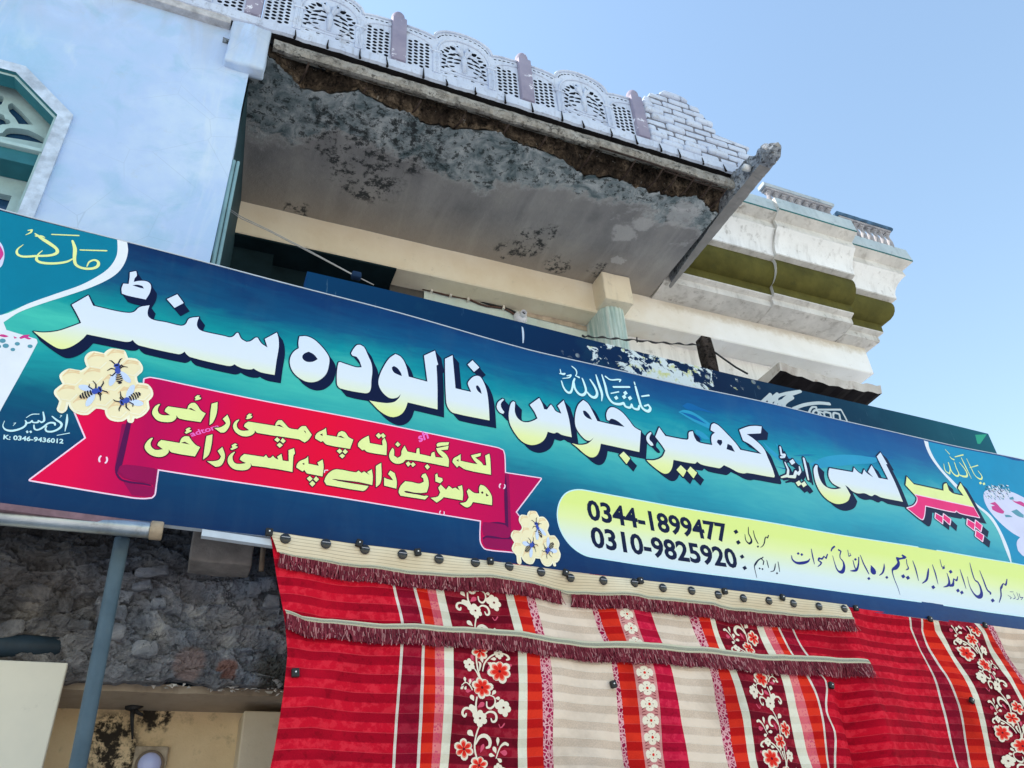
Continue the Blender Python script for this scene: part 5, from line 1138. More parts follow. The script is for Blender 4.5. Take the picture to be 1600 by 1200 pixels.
for x, y in ((674.5, 450.5), (704, 458), (731.5, 465), (786.5, 478)):
    b = MB(); p = at(x, y, 6.0); b.bbox(p.x - .012, p.x + .012, 5.985, 6.035, p.z - .045, p.z + .035, .004); k_ = mesh('clip', b.V, b.F, [bpy.data.materials.get('white_clip') or flat('white_clip', (.7, .66, .6), .5)], cable)
post = rough_box('wooden_post', 3.80, 3.905, 4.40, 4.50, 4.2, 5.735, rubble_mat('old_dark_wood', (.015, .012, .011), (.05, .038, .032), (.09, .07, .06), .75), None, .006, 8, 2, .012)
tag(post, 'short dark wooden post standing behind the old sign with a wire tied to it', 'post')
b = MB(); P = [at(880 + x / 5, 510 + y / 5, Y) for (x, y), Y in zip(((150, 75), (200, 80), (330, 90), (450, 100), (575, 108), (700, 122), (830, 132), (950, 140), (1065, 146)), (4.08, 4.1, 4.15, 4.2, 4.25, 4.3, 4.34, 4.38, 4.40))]
P2 = [];
for i in range(len(P) - 1):
    for t in range(6): P2.append(P[i].lerp(P[i + 1], t / 6) + Vector((0, .004 * math.sin((i * 6 + t) * 1.1), .006 * math.cos((i * 6 + t) * 1.1))))
b.tube(P2 + [P[-1]], [.007 + .003 * math.sin(i * 1.3) for i in range(len(P2) + 1)], 6)
b.tube([P[4] + Vector((0, 0, -.02)), P[4] + Vector((.005, 0, .03))], .006, 5)
tag(b.build('wire', [M_IRON], None, True, P[0]), 'barbed looking black wire running from the pilaster to the dark post', 'wire')
b = MB(); b.tube([at(1112, 547, 4.42), at(1130, 560, 4.36), at(1150, 574, 4.28), at(1168, 584, 4.2)], .008, 6)
tag(b.build('wire', [M_IRON], None, True, at(1112, 547, 4.42)), 'black wire sloping down right from the dark post to the old sign', 'wire')
b = MB()
for k_ in (0, 1):
    b.tube([at(352 + 2 * k_, 322 + 4 * k_, 4.5), at(376, 338 + 3 * k_, 4.5), at(420, 359 + 2 * k_, 4.45), at(480, 390 + 2 * k_, 4.35), at(552, 429 + k_, 4.2), at(584, 445, 4.14)], .0035, 5)
tag(b.build('wire', [flat('pale_wire', (.40, .38, .36), .6)], None, True, at(480, 390, 4.35)), 'thin twin wire stretched across the dark opening down to the old sign', 'wire')
b = MB(); c = at(556, 434, 4.18)
b.bbox(c.x - .035, c.x + .03, 4.13, 4.18, c.z - .03, c.z + .02, .01); b.tube([c + Vector((-.035, 0, .01)), c + Vector((0, -.02, .035)), c + Vector((.03, 0, .01))], .008, 6)
tag(b.build('cloth_knot', [flat('blue_rag', (.005, .025, .07), .9)], None, True, c), 'small dark blue knot where the wire meets the old sign', 'rag')

# ================================================================== BELOW THE SIGN: broken masonry, plaster, pipes
ruin = thing('masonry_wall', 'crumbling grey masonry beam over a dirty ochre plaster wall below the sign', 'wall', (0, YW, 0))
M_MAS = Mat('crumbling_masonry', .95, .12)
k = M_MAS; n = k.noise(3.4, 9, .7, None, .9); m = k.noise(17, 9, .74); v = k.noise(1.1, 4, .6)
c = k.ramp(n, [(.30, (.06, .08, .11)), (.44, (.18, .225, .30)), (.56, (.34, .39, .47)), (.70, (.64, .66, .68))])
c = k.mix(k.math('MULTIPLY', k.step(v, .46, .62), .55), c, k.ramp(n, [(.35, (.11, .09, .075)), (.6, (.26, .22, .19)), (.75, (.42, .38, .34))]))
c = k.mix(k.math('MULTIPLY', k.step(m, .55, .62), .8), c, (.035, .04, .05))
c = k.mix(k.math('MULTIPLY', k.step(k.noise(8, 7, .7), .64, .70), .8), c, (.62, .62, .62))
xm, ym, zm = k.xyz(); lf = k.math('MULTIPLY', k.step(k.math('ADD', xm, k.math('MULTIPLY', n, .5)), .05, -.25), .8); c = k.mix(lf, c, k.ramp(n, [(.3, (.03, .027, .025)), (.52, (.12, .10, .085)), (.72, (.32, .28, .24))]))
c = k.mix(k.math('MULTIPLY', k.step(k.math('ADD', zm, k.math('MULTIPLY', n, .3)), 3.22, 3.38), .75), c, (.035, .035, .04))  # shadowed holes near the top, put into the colour
for p, r_ in (((.10, 4.1, 2.70), .085), ((.27, 4.1, 2.68), .055)):
    q = k.blob(p, r_, .06, 9); c = k.mix(k.math('MULTIPLY', q, .8), c, (.30, .15, .12) if p[0] > .2 else (.32, .24, .23))
ms = k.blob((.53, 4.1, 2.62), .16, .2, 7); c = k.mix(k.math('MULTIPLY', ms, .75), c, (.05, .045, .03))
k.bump(k.math('ADD', n, k.math('MULTIPLY', m, .8)), 1.0, .035); k.color(c)
def rough_wall(name, x0, x1, z0, z1, y, mat, amp, nx, nz, seed=0, underside=None):
    V = []; Fc = []
    for i in range(nx + 1):
        for j in range(nz + 1):
            x = x0 + (x1 - x0) * i / nx; t = j / nz; z = z0 + (z1 - z0) * t
            q = Vector((x * 7 + seed, z * 7, 0)); lay = (z * 9 + 1.6 * noise.noise(Vector((x * 2.3, z * 2, 7)))); a = noise.noise(q) * amp * .45 + noise.noise(q * 2.3) * amp * .22 - amp * .55 * ((lay % 1.0) - .5) + amp * .9 * noise.noise(Vector((x * 1.6, z * 2.2, 3))) + amp * .8 * noise.noise(noise.voronoi(Vector((x * 8 + .8 * noise.noise(q), z * 15 + .8 * noise.noise(q * 1.2), 2)))[1][0] * 3.7) + amp * .45 * noise.noise(noise.voronoi(Vector((x * 24 + noise.noise(q * 3), z * 38, 5)))[1][0] * 3.7) + noise.noise(q * 5.5) * amp * .10
            a += amp * .10 * noise.noise(q * 11) + amp * .08 * noise.noise(q * 23)
            e = (.05 * noise.noise(Vector((x * 6, seed, 3))) + .02 * noise.noise(Vector((x * 19, seed, 3)))) * (1 - t) ** 6
            V.append(Vector((x, y + a + (.05 * (1 - t) ** 8), z + e)))
    for i in range(nx):
        for j in range(nz): k0 = i * (nz + 1) + j; Fc.append((k0, k0 + nz + 1, k0 + nz + 2, k0 + 1))
    if underside:
        o = len(V)
        for i in range(nx + 1): p = V[i * (nz + 1)]; V.append(Vector((p.x, underside, p.z + .01)))
        for i in range(nx): Fc.append((i * (nz + 1), o + i, o + i + 1, (i + 1) * (nz + 1)))
    r_ = random.Random(17)
    for _ in range(18):
        x, z = r_.uniform(-.85, .52), r_.uniform(2.70, 3.20); w, h = r_.uniform(.03, .075), r_.uniform(.018, .04); bm = bmesh.new(); bmesh.ops.create_cube(bm, size=1); bmesh.ops.bevel(bm, geom=bm.edges[:], offset=.16, segments=2, affect='EDGES', profile=.5)
        bmesh.ops.subdivide_edges(bm, edges=bm.edges[:], cuts=2, use_grid_fill=True); o = len(V); an = r_.uniform(-.35, .35); bm.verts.ensure_lookup_table()
        for v in bm.verts:
            p = Vector((v.co.x * w * 2, v.co.y * .05, v.co.z * h * 2)); p += Vector((noise.noise(p * 30 + Vector((x * 50, 0, 0))), 0, noise.noise(p * 30 + Vector((0, 9, z * 50))))) * .012
            V.append(Vector((x + p.x * math.cos(an) - p.z * math.sin(an), y - .012 + p.y + r_.uniform(-.002, .002), z + p.x * math.sin(an) + p.z * math.cos(an))))
        Fc += [[v.index + o for v in f.verts] for f in bm.faces]; bm.free()
    return mesh(name, V, Fc, mat, ruin)
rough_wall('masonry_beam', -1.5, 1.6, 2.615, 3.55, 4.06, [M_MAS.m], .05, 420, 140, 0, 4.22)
# dark niche and rolled tarpaulin at the left
M_OCHRE = Mat('ochre_plaster', .9, .12); k = M_OCHRE
n = k.noise(2.2, 7, .62); m = k.noise(8, 8, .72)
c = k.ramp(n, [(.3, (.58, .42, .24)), (.7, (.78, .60, .38))]); c = k.mix(k.math('MULTIPLY', k.step(m, .55, .66), .45), c, (.20, .15, .10))
dk = k.math('MAXIMUM', k.blob((-.18, 4.5, 2.42), .16, .3, 7), k.blob((.0, 4.5, 2.56), .09, .22, 8))
dk = k.math('MAXIMUM', dk, k.blob((-.25, 4.5, 2.2), .14, .3, 7))
c = k.mix(k.math('MULTIPLY', dk, k.step(k.noise(14, 8, .75), .44, .52)), c, (.035, .028, .022))
k.bump(m, .6, .02); k.color(c)
b = MB(); b.box(-3, 5.2, 4.5, 4.7, 0, 2.66); b.build('ochre_wall', [M_OCHRE.m], ruin)
M_SOFB = cream('brown_beam_underside', (.30, .24, .18), (.42, .34, .26), .4, (.14, .11, .08), 3)
V = []; Fc = []; nx = 120
for i in range(nx + 1):
    x = -1.5 + 3.1 * i / nx; w = .016 * noise.noise(Vector((x * 9, 1, 0))) + .008 * noise.noise(Vector((x * 31, 1, 0)))
    V += [Vector((x, 4.20 + w, 2.625 + .02 * noise.noise(Vector((x * 11, 5, 0))))), Vector((x, 4.19 + w, 2.588)), Vector((x, 4.52, 2.575))]
for i in range(nx):
    for j in (0, 1): k0 = 3 * i + j; Fc.append((k0, k0 + 1, k0 + 4, k0 + 3))
mesh('beam_soffit', V, Fc, [M_SOFB], ruin)
# flakes of hanging plaster along the lower edge
b = MB(); r_ = random.Random(9)
for i in range(46):
    x = r_.uniform(-.05, .55); z = 2.605 + r_.uniform(-.004, .02); s_ = r_.uniform(.008, .028)
    P = [Vector((x + r_.uniform(-1, 1) * s_, 4.155 + r_.uniform(-.01, .015), z + r_.uniform(-1, .6) * s_ * .6)) for _ in range(4)]
    b.add(P, [(0, 1, 2), (0, 2, 3), (0, 3, 1), (1, 3, 2)])
b.build('loose_plaster', [flat('plaster_chips', (.66, .64, .60), .9, .1, .25, 30)], ruin)
b = MB(); b.bbox(.392, .70, 4.30, 4.52, 0, 2.545, .008); b.build('ochre_pier', [cream('dusty_cream', (.55, .46, .33), (.68, .58, .44), .35, (.30, .24, .17), 3)], ruin)
b = MB(); b.tube([(.36, 4.09, 2.66), (.42, 4.085, 2.655), (.50, 4.09, 2.64), (.53, 4.10, 2.62)], [.012, .010, .012, .018], 7); b.build('frayed_pipe', [flat('grey_tube', (.26, .26, .26), .7, .3, .4, 20)], ruin, True)
# torn black bracket hanging at the beam
b = MB(); o_ = at(207, 1112, 4.44)
b.tube([o_ + Vector((-.03, 0, .02)), o_ + Vector((0, -.02, .015)), o_ + Vector((.04, -.01, .03))], [.014, .02, .012], 6)
b.tube([o_ + Vector((0, -.02, .01)), o_ + Vector((.005, -.03, -.04)), at(207, 1155, 4.44)], [.014, .010, .005], 6); b.tube([o_ + Vector((.01, -.02, 0)), o_ + Vector((.05, -.02, -.02))], [.012, .006], 6)
tag(b.build('torn_bracket', [M_IRON], None, True, o_), 'torn black scrap hanging from the brown beam above the round lamp', 'scrap')
# board
b = MB(); b.bbox(-2.2, -.394, 4.03, 4.07, .12, 2.662, .006)
k = Mat('grimy_cream_board', .7, .3); n = k.noise(1.6, 6, .6); m = k.noise(6, 8, .72)
c = k.ramp(n, [(.3, (.60, .56, .47)), (.7, (.72, .66, .54))]); c = k.mix(k.math('MULTIPLY', k.step(m, .60, .72), .5), c, (.36, .33, .28)); c = k.mix(k.blob((-.48, 4.0, 2.28), .02, .02, 20), c, (.20, .13, .08)); c = k.mix(k.blob((-.47, 4.0, 2.57), .016, .02, 30), c, (.14, .10, .08))
tag(b.build('wall_board', [k.color(c)], None, False, (-1.3, 4.05, .12)), 'grimy cream board standing at the bottom left corner below the masonry', 'board')
b = MB(); b.tube([(-1.6, 4.10, 2.735), (-.80, 4.08, 2.74), (-.60, 4.08, 2.735), (-.46, 4.10, 2.745), (-.42, 4.14, 2.75)], [.055, .055, .052, .045, .035], 12)
b.box(-1.6, -.41, 4.09, 4.4, 2.665, 2.80)
tag(b.build('tarpaulin_roll', [flat('dark_tarpaulin', (.015, .028, .04), .55, .3, .4, 8)], None, True, (-1.0, 4.1, 2.7)), 'rolled dark tarpaulin lying on top of the cream board', 'tarpaulin')
# pipes
b = MB(); n_ = 26; P = [Vector((-2.2, 3.47, 3.056))] + [Vector((-.75 + .6 * i / n_, 3.47, 3.066 + .006 * i / n_)) for i in range(n_ + 1)]
b.tube(P, .036, 18)
b.lathe((0, 0, 0), [(.038, 0), (.040, .005), (.040, .045), (.036, .05)], 18, 1, 'z')
for v in b.V[-72:]: v.x, v.y, v.z = -.155 + v.z, 3.47 + v.x, 3.072 + v.y
hp = b.build('pipe', [cream('galvanised_steel', (.30, .33, .36), (.50, .53, .56), .6, (.10, .09, .08), 5), flat('rusty_collar', (.34, .26, .18), .7, .4, .4, 14)], None, True, (-1.2, 3.47, 3.06))
hp.data.materials[0].node_tree.nodes['Principled BSDF'].inputs['Metallic'].default_value = .9; hp.data.materials[0].node_tree.nodes['Principled BSDF'].inputs['Roughness'].default_value = .33
tag(hp, 'horizontal galvanised pipe under the left end of the big sign', 'pipe')
b = MB(); a_, e_ = at(191, 842, 3.62), at(120, 1206, 3.62); dv = (e_ - a_) / (a_.z - e_.z)
P = [a_ + dv * t for t in [0, .02] + [.1 * i for i in range(1, 30)] if (a_ + dv * t).z > .1]
b.tube(P, .031, 20); b.tube([P[0] + Vector((0, 0, .004)), P[0] - dv * .004], [.034, .034], 20)
vp = b.build('pipe', [cream('grey_plastic_pipe', (.05, .085, .115), (.09, .135, .17), .5, (.045, .07, .09), 4)], None, True, P[-1])
vp.data.materials[0].node_tree.nodes['Principled BSDF'].inputs['Roughness'].default_value = .45
tag(vp, 'upright blue grey pipe in front of the broken masonry', 'pipe')
o = rough_box('concrete_block', .02, .30, 3.80, 3.98, 3.085, 3.245, flat('block_concrete', (.20, .18, .17), .9, .2, .35, 8, .5), None, .006, 8, 6, .01)
tag(o, 'grey brown concrete block wedged under the sign beside the horizontal pipe end', 'block')
b = MB()
for P in ([(355, 846), (373, 848), (363, 876), (353, 878)], [(378, 866), (391, 882), (386, 885), (378, 880)]):
    q = [at(x, y, 3.9) for x, y in P]; b.add(q + [v + Vector((0, .02, 0)) for v in q], [(0, 1, 2, 3), (4, 7, 6, 5), (0, 4, 5, 1), (1, 5, 6, 2), (2, 6, 7, 3), (3, 7, 4, 0)])
tag(b.build('tarpaulin_scrap', [flat('blue_tarpaulin', (.03, .20, .42), .6, .3, .3, 10)], None, False, at(365, 860, 3.9)), 'torn bright blue tarpaulin scraps under the sign next to the curtain corner', 'tarpaulin')
o = MB(); p = at(412, 850, 3.7); o.tube([p, at(408, 892, 3.7)], .012, 8)
tag(o.build('iron_peg', [flat('rusty_peg', (.16, .12, .09), .8, .2, .3, 20)], None, True, p), 'short rusty peg hanging beside the curtain corner', 'peg')
# round bulkhead lamp
lc = at(234, 1192, 4.47); lamp = thing('bulkhead_lamp', 'round pale violet bulkhead lamp in a square surround on the ochre wall', 'lamp', (lc.x, 4.5, lc.z))
b = MB(); b.bbox(lc.x - .075, lc.x + .075, 4.475, 4.502, lc.z - .08, lc.z + .075, .008); b.build('surround', [flat('crumbly_surround', (.42, .34, .25), .9, .1, .4, 18, .5)], lamp)
b = MB(); b.lathe((lc.x, 4.475, lc.z - .008), [(.062, 0), (.064, .012), (.058, .016)], 28, 0, 'y'); b.build('ring', [flat('brown_ring', (.20, .15, .11), .7, .3, .3, 20)], lamp, True)
b = MB(); b.lathe((lc.x, 4.462, lc.z - .008), [(.053, 0), (.050, .012), (.042, .022), (.028, .03), (.012, .034), (.002, .035)], 28, 0, 'y'); b.build('globe', [flat('milky_glass', (.50, .54, .84), .2, .5, .04)], lamp, True)

# ================================================================== CURTAINS
CT = 3.10; PER = .078
def folds(x, z):
    d = .020 * math.sin(5.1 * x + 1.3 * z + .8 * math.sin(3 * z)) + .009 * math.sin(11 * x + 4 * z + 1 + math.sin(2.1 * x)) + .005 * math.sin(23 * x - 9 * z) + .02 * noise.noise(Vector((x * 3, z * 2.5, 1))) + .006 * noise.noise(Vector((x * 14, z * 9, 4)))
    t = CT - z
    d += .022 * math.sin(min(1, t / .34) * math.pi) * (1 if t < .34 else 0) - (.012 * math.sin(min(1, (t - .34) / .5) * math.pi) if .34 < t < .84 else 0)
    d += .085 * math.exp(-((x - 3.602 - 0.022 * (2.605 - z)) / .07) ** 2) * max(0, min(1, (2.72 - z) / .18))   # loose fold at the join
    d -= .05 * math.exp(-((x - 3.752 - 0.022 * (2.605 - z)) / .06) ** 2) * max(0, min(1, (2.72 - z) / .25))
    d += .018 * math.exp(-((x - .56) / .06) ** 2 - ((z - 2.62) / .12) ** 2) - .016 * math.exp(-((x - .50 - .3 * (2.6 - z)) / .035) ** 2) * max(0, min(1, (2.62 - z) / .2))
    return d * min(1, max(0, (t + .02) / .08))
def pull(x, z):                                            # ripples of the cloth in its own plane
    return .012 * math.sin(9 * (CT - z) + x) * min(1, max(0, (CT - z) / .2)), .010 * math.sin(5.3 * x + .6) + .006 * math.sin(11 * x + 2 * z) * min(1, max(0, (CT - z) / .3))
def on_curt(x, z, lift=0.0): return Vector((x, SA + SB * x - .006 + folds(x, z) - lift, z))
def cloth(name, pairs, diag=0.0, kind='damask', rough=.85):
    """woven cloth: pairs = (dark, light) of the horizontal bands"""
    k = Mat(name, rough, .15); u, v, _ = k.uv()
    q = k.math('DIVIDE', v, PER); wv = k.math('FRACT', k.math('ADD', q, 40.0))
    hi = k.math('MULTIPLY', k.step(wv, .44, .52), k.step(wv, 1.0, .93))
    c = k.mix(hi, pairs[0], pairs[1])
    cc = k.n('ShaderNodeCombineXYZ'); k.l(u, cc.inputs[0]); k.l(v, cc.inputs[1])
    n = k.noise(24, 5, .65, cc.outputs[0])
    if kind == 'damask':
        c = k.mix(k.math('MULTIPLY', k.math('MULTIPLY', k.step(n, .47, .56), hi), .75), c, tuple(min(1, a * 1.25 + .02) for a in pairs[1]))
        c = k.mix(k.math('MULTIPLY', k.math('MULTIPLY', k.step(n, .47, .40), k.math('SUBTRACT', 1.0, hi)), .5), c, tuple(a * .55 for a in pairs[0]))
    elif kind == 'linen':
        w = k.noise(150, 2, .5, cc.outputs[0]); c = k.mix(k.math('MULTIPLY', k.math('SUBTRACT', 1.0, hi), k.math('MULTIPLY', k.step(w, .4, .6), .35)), c, tuple(a * .6 for a in pairs[0]))
        c = k.mix(k.math('MULTIPLY', k.step(k.noise(5, 7, .7, cc.outputs[0]), .60, .72), .3), c, (.38, .30, .24))
    elif kind == 'net':
        d = k.voro(95, cc.outputs[0]); c = k.mix(k.math('MULTIPLY', k.step(d, .42, .34), .8), c, (.62, .06, .14))
    elif kind == 'lace':
        ck = k.n('ShaderNodeTexVoronoi', feature='DISTANCE_TO_EDGE'); k.l(cc.outputs[0], ck.inputs['Vector']); ck.inputs['Scale'].default_value = 55
        c = k.mix(k.step(ck.outputs['Distance'], .16, .08), c, (.80, .42, .44))
    cl = k.noise(2.6, 6, .62, cc.outputs[0], .4); c = k.mix(k.math('MULTIPLY', k.step(cl, .46, .70), .55), c, tuple(a * .55 for a in pairs[0]))
    c = k.mix(k.math('MULTIPLY', k.step(cl, .46, .30), .35), c, tuple(min(1, a * 1.15) for a in pairs[1]))
    line = k.math('MULTIPLY', k.step(wv, .445, .46), k.step(wv, .50, .485))
    c = k.mix(k.math('MULTIPLY', line, .25), c, tuple(min(1, a * 1.5 + .1) for a in pairs[1]))
    k.bump(k.math('ADD', k.math('MULTIPLY', hi, .5), k.noise(120, 3, .6, cc.outputs[0])), .35, .006)
    k.b.inputs['Specular IOR Level'].default_value = .08
    return k.color(c)
MC = [cloth('cloth_red', ((.38, .002, .016), (.60, .006, .024))),
      cloth('cloth_white_line', ((.66, .58, .50), (.78, .72, .64)), kind='plain'),
      cloth('cloth_deep_red', ((.24, .003, .020), (.36, .005, .026))),
      cloth('cloth_orange', ((.50, .008, .008), (.76, .035, .016)), kind='plain'),
      cloth('cloth_netted', ((.66, .10, .13), (.82, .22, .22)), kind='net'),
      cloth('cloth_cream_stripe', ((.72, .66, .52), (.82, .77, .62)), kind='plain'),
      cloth('cloth_maroon', ((.15, .003, .014), (.29, .005, .020)), kind='damask'),
      cloth('cloth_lace', ((.30, .006, .05), (.40, .02, .08)), kind='lace'),
      cloth('cloth_beige', ((.70, .54, .42), (.82, .66, .53)), kind='linen'),
      cloth('cloth_blossom_band', ((.66, .26, .25), (.74, .34, .32)), kind='plain'),
      cloth('cloth_magenta', ((.42, .004, .03), (.60, .010, .05)))]
RED, WL, DR, OR, NET, CR, MAR, LACE, BG_, BLO, MAG = range(11)
def cline(P): return sorted(smooth([sgn(*p) for p in P], corner=200, sub=4, closed=False), key=lambda q: -q[1])
def cx_at(L, z):
    if z >= L[0][1]: a, b = L[0], L[1]
    elif z <= L[-1][1]: a, b = L[-2], L[-1]
    else:
        for a, b in zip(L, L[1:]):
            if b[1] <= z <= a[1]: break
    if z > L[0][1]: return a[0] + (b[0] - a[0]) * (z - a[1]) / (b[1] - a[1]) * .6
    return a[0] + (b[0] - a[0]) * (z - a[1]) / (b[1] - a[1])
def thin(P, w): return P, [(x + w, y + .5) for x, y in P]
e0 = [(421, 838), (426, 865), (441, 958), (447, 1018), (447, 1031), (440, 1093), (429.5, 1162), (422, 1197)]
w1a, w1b = thin([(614, 911), (625, 974), (623.6, 1010), (613.5, 1197)], 4.2); w2a, w2b = thin([(645.6, 914), (657, 975), (657, 1010), (650, 1197)], 4.5)
c1 = [(e0, RED), (w1a, WL), (w1b, DR), (w2a, WL), (w2b, OR), ([(669, 922), (678, 976), (678, 1012), (671.7, 1197)], NET), ([(682, 919), (692, 979), (691.6, 1014), (685, 1197)], CR), ([(694, 920), (705.6, 980), (705.6, 1015), (698, 1197)], MAR),
      ([(788, 929), (799, 985), (804, 1021), (808, 1200)], CR), ([(800, 930), (812, 986), (817.6, 1022), (821.7, 1200)], OR), ([(821, 934), (834, 989), (840, 1025), (846, 1200)], LACE), ([(837, 937), (850, 990), (857, 1026), (861, 1200)], BG_),
      ([(928, 942), (943.6, 998), (954, 1034), (977, 1200)], LACE), ([(938, 946), (951.6, 1000), (962, 1035), (986, 1200)], OR), ([(962, 950), (975.6, 1003), (985, 1036), (1011, 1200)], BLO), ([(988, 954), (1002, 1004), (1013.6, 1037), (1041, 1200)], MAG),
      ([(1017, 958), (1029.6, 1004), (1040, 1038), (1074, 1200)], BG_), ([(1075, 963), (1089, 1009), (1100, 1042), (1133.5, 1200)], LACE), ([(1089, 965), (1102, 1010), (1115, 1044), (1145, 1200)], OR), ([(1107, 967), (1120, 1011), (1133, 1044), (1166.5, 1200)], CR), ([(1116, 968), (1131, 1012), (1144, 1044), (1179, 1200)], MAR),
      ([(1188, 976), (1203.6, 1020), (1219, 1051), (1255, 1200)], CR), ([(1198, 977), (1214, 1021), (1231, 1052), (1271, 1200)], NET), ([(1209, 978), (1226, 1021), (1243, 1052), (1284, 1200)], OR)]
w3a, w3b = thin([(1219, 979), (1237, 1021), (1255, 1051), (1276, 1110), (1294, 1200)], 3); w4a, w4b = thin([(1241, 979), (1259, 1022), (1274, 1053), (1283, 1067), (1285, 1114), (1300, 1144), (1304, 1200)], 3)
c1 += [(w3a, WL), (w3b, DR), (w4a, WL), (w4b, RED), ([(1321, 946), (1337, 990), (1348, 1040), (1369, 1103), (1386, 1139), (1395, 1189), (1402, 1230)], None)]
w5a, w5b = thin([(1420, 965), (1456, 1042), (1472, 1103), (1496.5, 1198)], 3.2); w6a, w6b = thin([(1439, 967), (1471, 1038), (1494, 1099), (1519, 1198)], 3.4)
c2 = [([(1316, 952), (1330, 990), (1341, 1040), (1361, 1103), (1378, 1139), (1387, 1189), (1394, 1230)], RED), (w5a, WL), (w5b, DR), (w6a, WL), (w6b, OR), ([(1459, 970.5), (1496.5, 1038), (1516, 1085), (1545, 1198)], CR), ([(1466, 970), (1503, 1038), (1523.5, 1085), (1553, 1198)], MAR),
      ([(1522, 978), (1555, 1038), (1598, 1117)], CR), ([(1530, 978), (1564, 1038), (1600, 1110)], OR), ([(1543, 983), (1577.5, 1038), (1600, 1074)], LACE), ([(1553, 983), (1600, 1060)], BG_), ([(1620, 985), (1664, 1060)], OR), ([(1680, 990), (1730, 1060)], RED), ([(1800, 1005), (1860, 1080)], None)]
ZBOT = 1.45
def make_curtain(name, tab, label, lift, nz=150):
    root = thing(name, label, 'curtain', on_sign(2, ZBOT))
    Ls = [cline(t[0]) for t in tab]; V = []; U = []; Fc = []; I = []
    zs = [CT + .012 - (CT + .012 - ZBOT) * (j / nz) ** 1.0 for j in range(nz + 1)]
    for s_ in range(len(tab) - 1):
        wd = cx_at(Ls[s_ + 1], 2.7) - cx_at(Ls[s_], 2.7); n = max(1, int(wd / .018)); o = len(V)
        for i in range(n + 1):
            for z in zs:
                a, b_ = cx_at(Ls[s_], z), cx_at(Ls[s_ + 1], z); x = a + (b_ - a) * i / n
                V.append(on_curt(x, z, lift)); U.append((x, z + .005 * math.sin(5.3 * x + .6) + .003 * math.sin(11 * x + 2 * z)))
        m = len(zs)
        for i in range(n):
            for j in range(m - 1): k0 = o + i * m + j; Fc.append((k0, k0 + 1, k0 + m + 1, k0 + m)); I.append(tab[s_][1])
    mesh('cloth', V, Fc, MC, root, I, U, smooth=True)
    return root, Ls
cur1, L1_ = make_curtain('curtain', c1, 'red striped curtain with cream header and two rows of maroon fringe under the sign', .008)
cur2, L2_ = make_curtain('curtain', c2, 'red floral curtain without fringe hanging at the right end of the sign', 0.0)

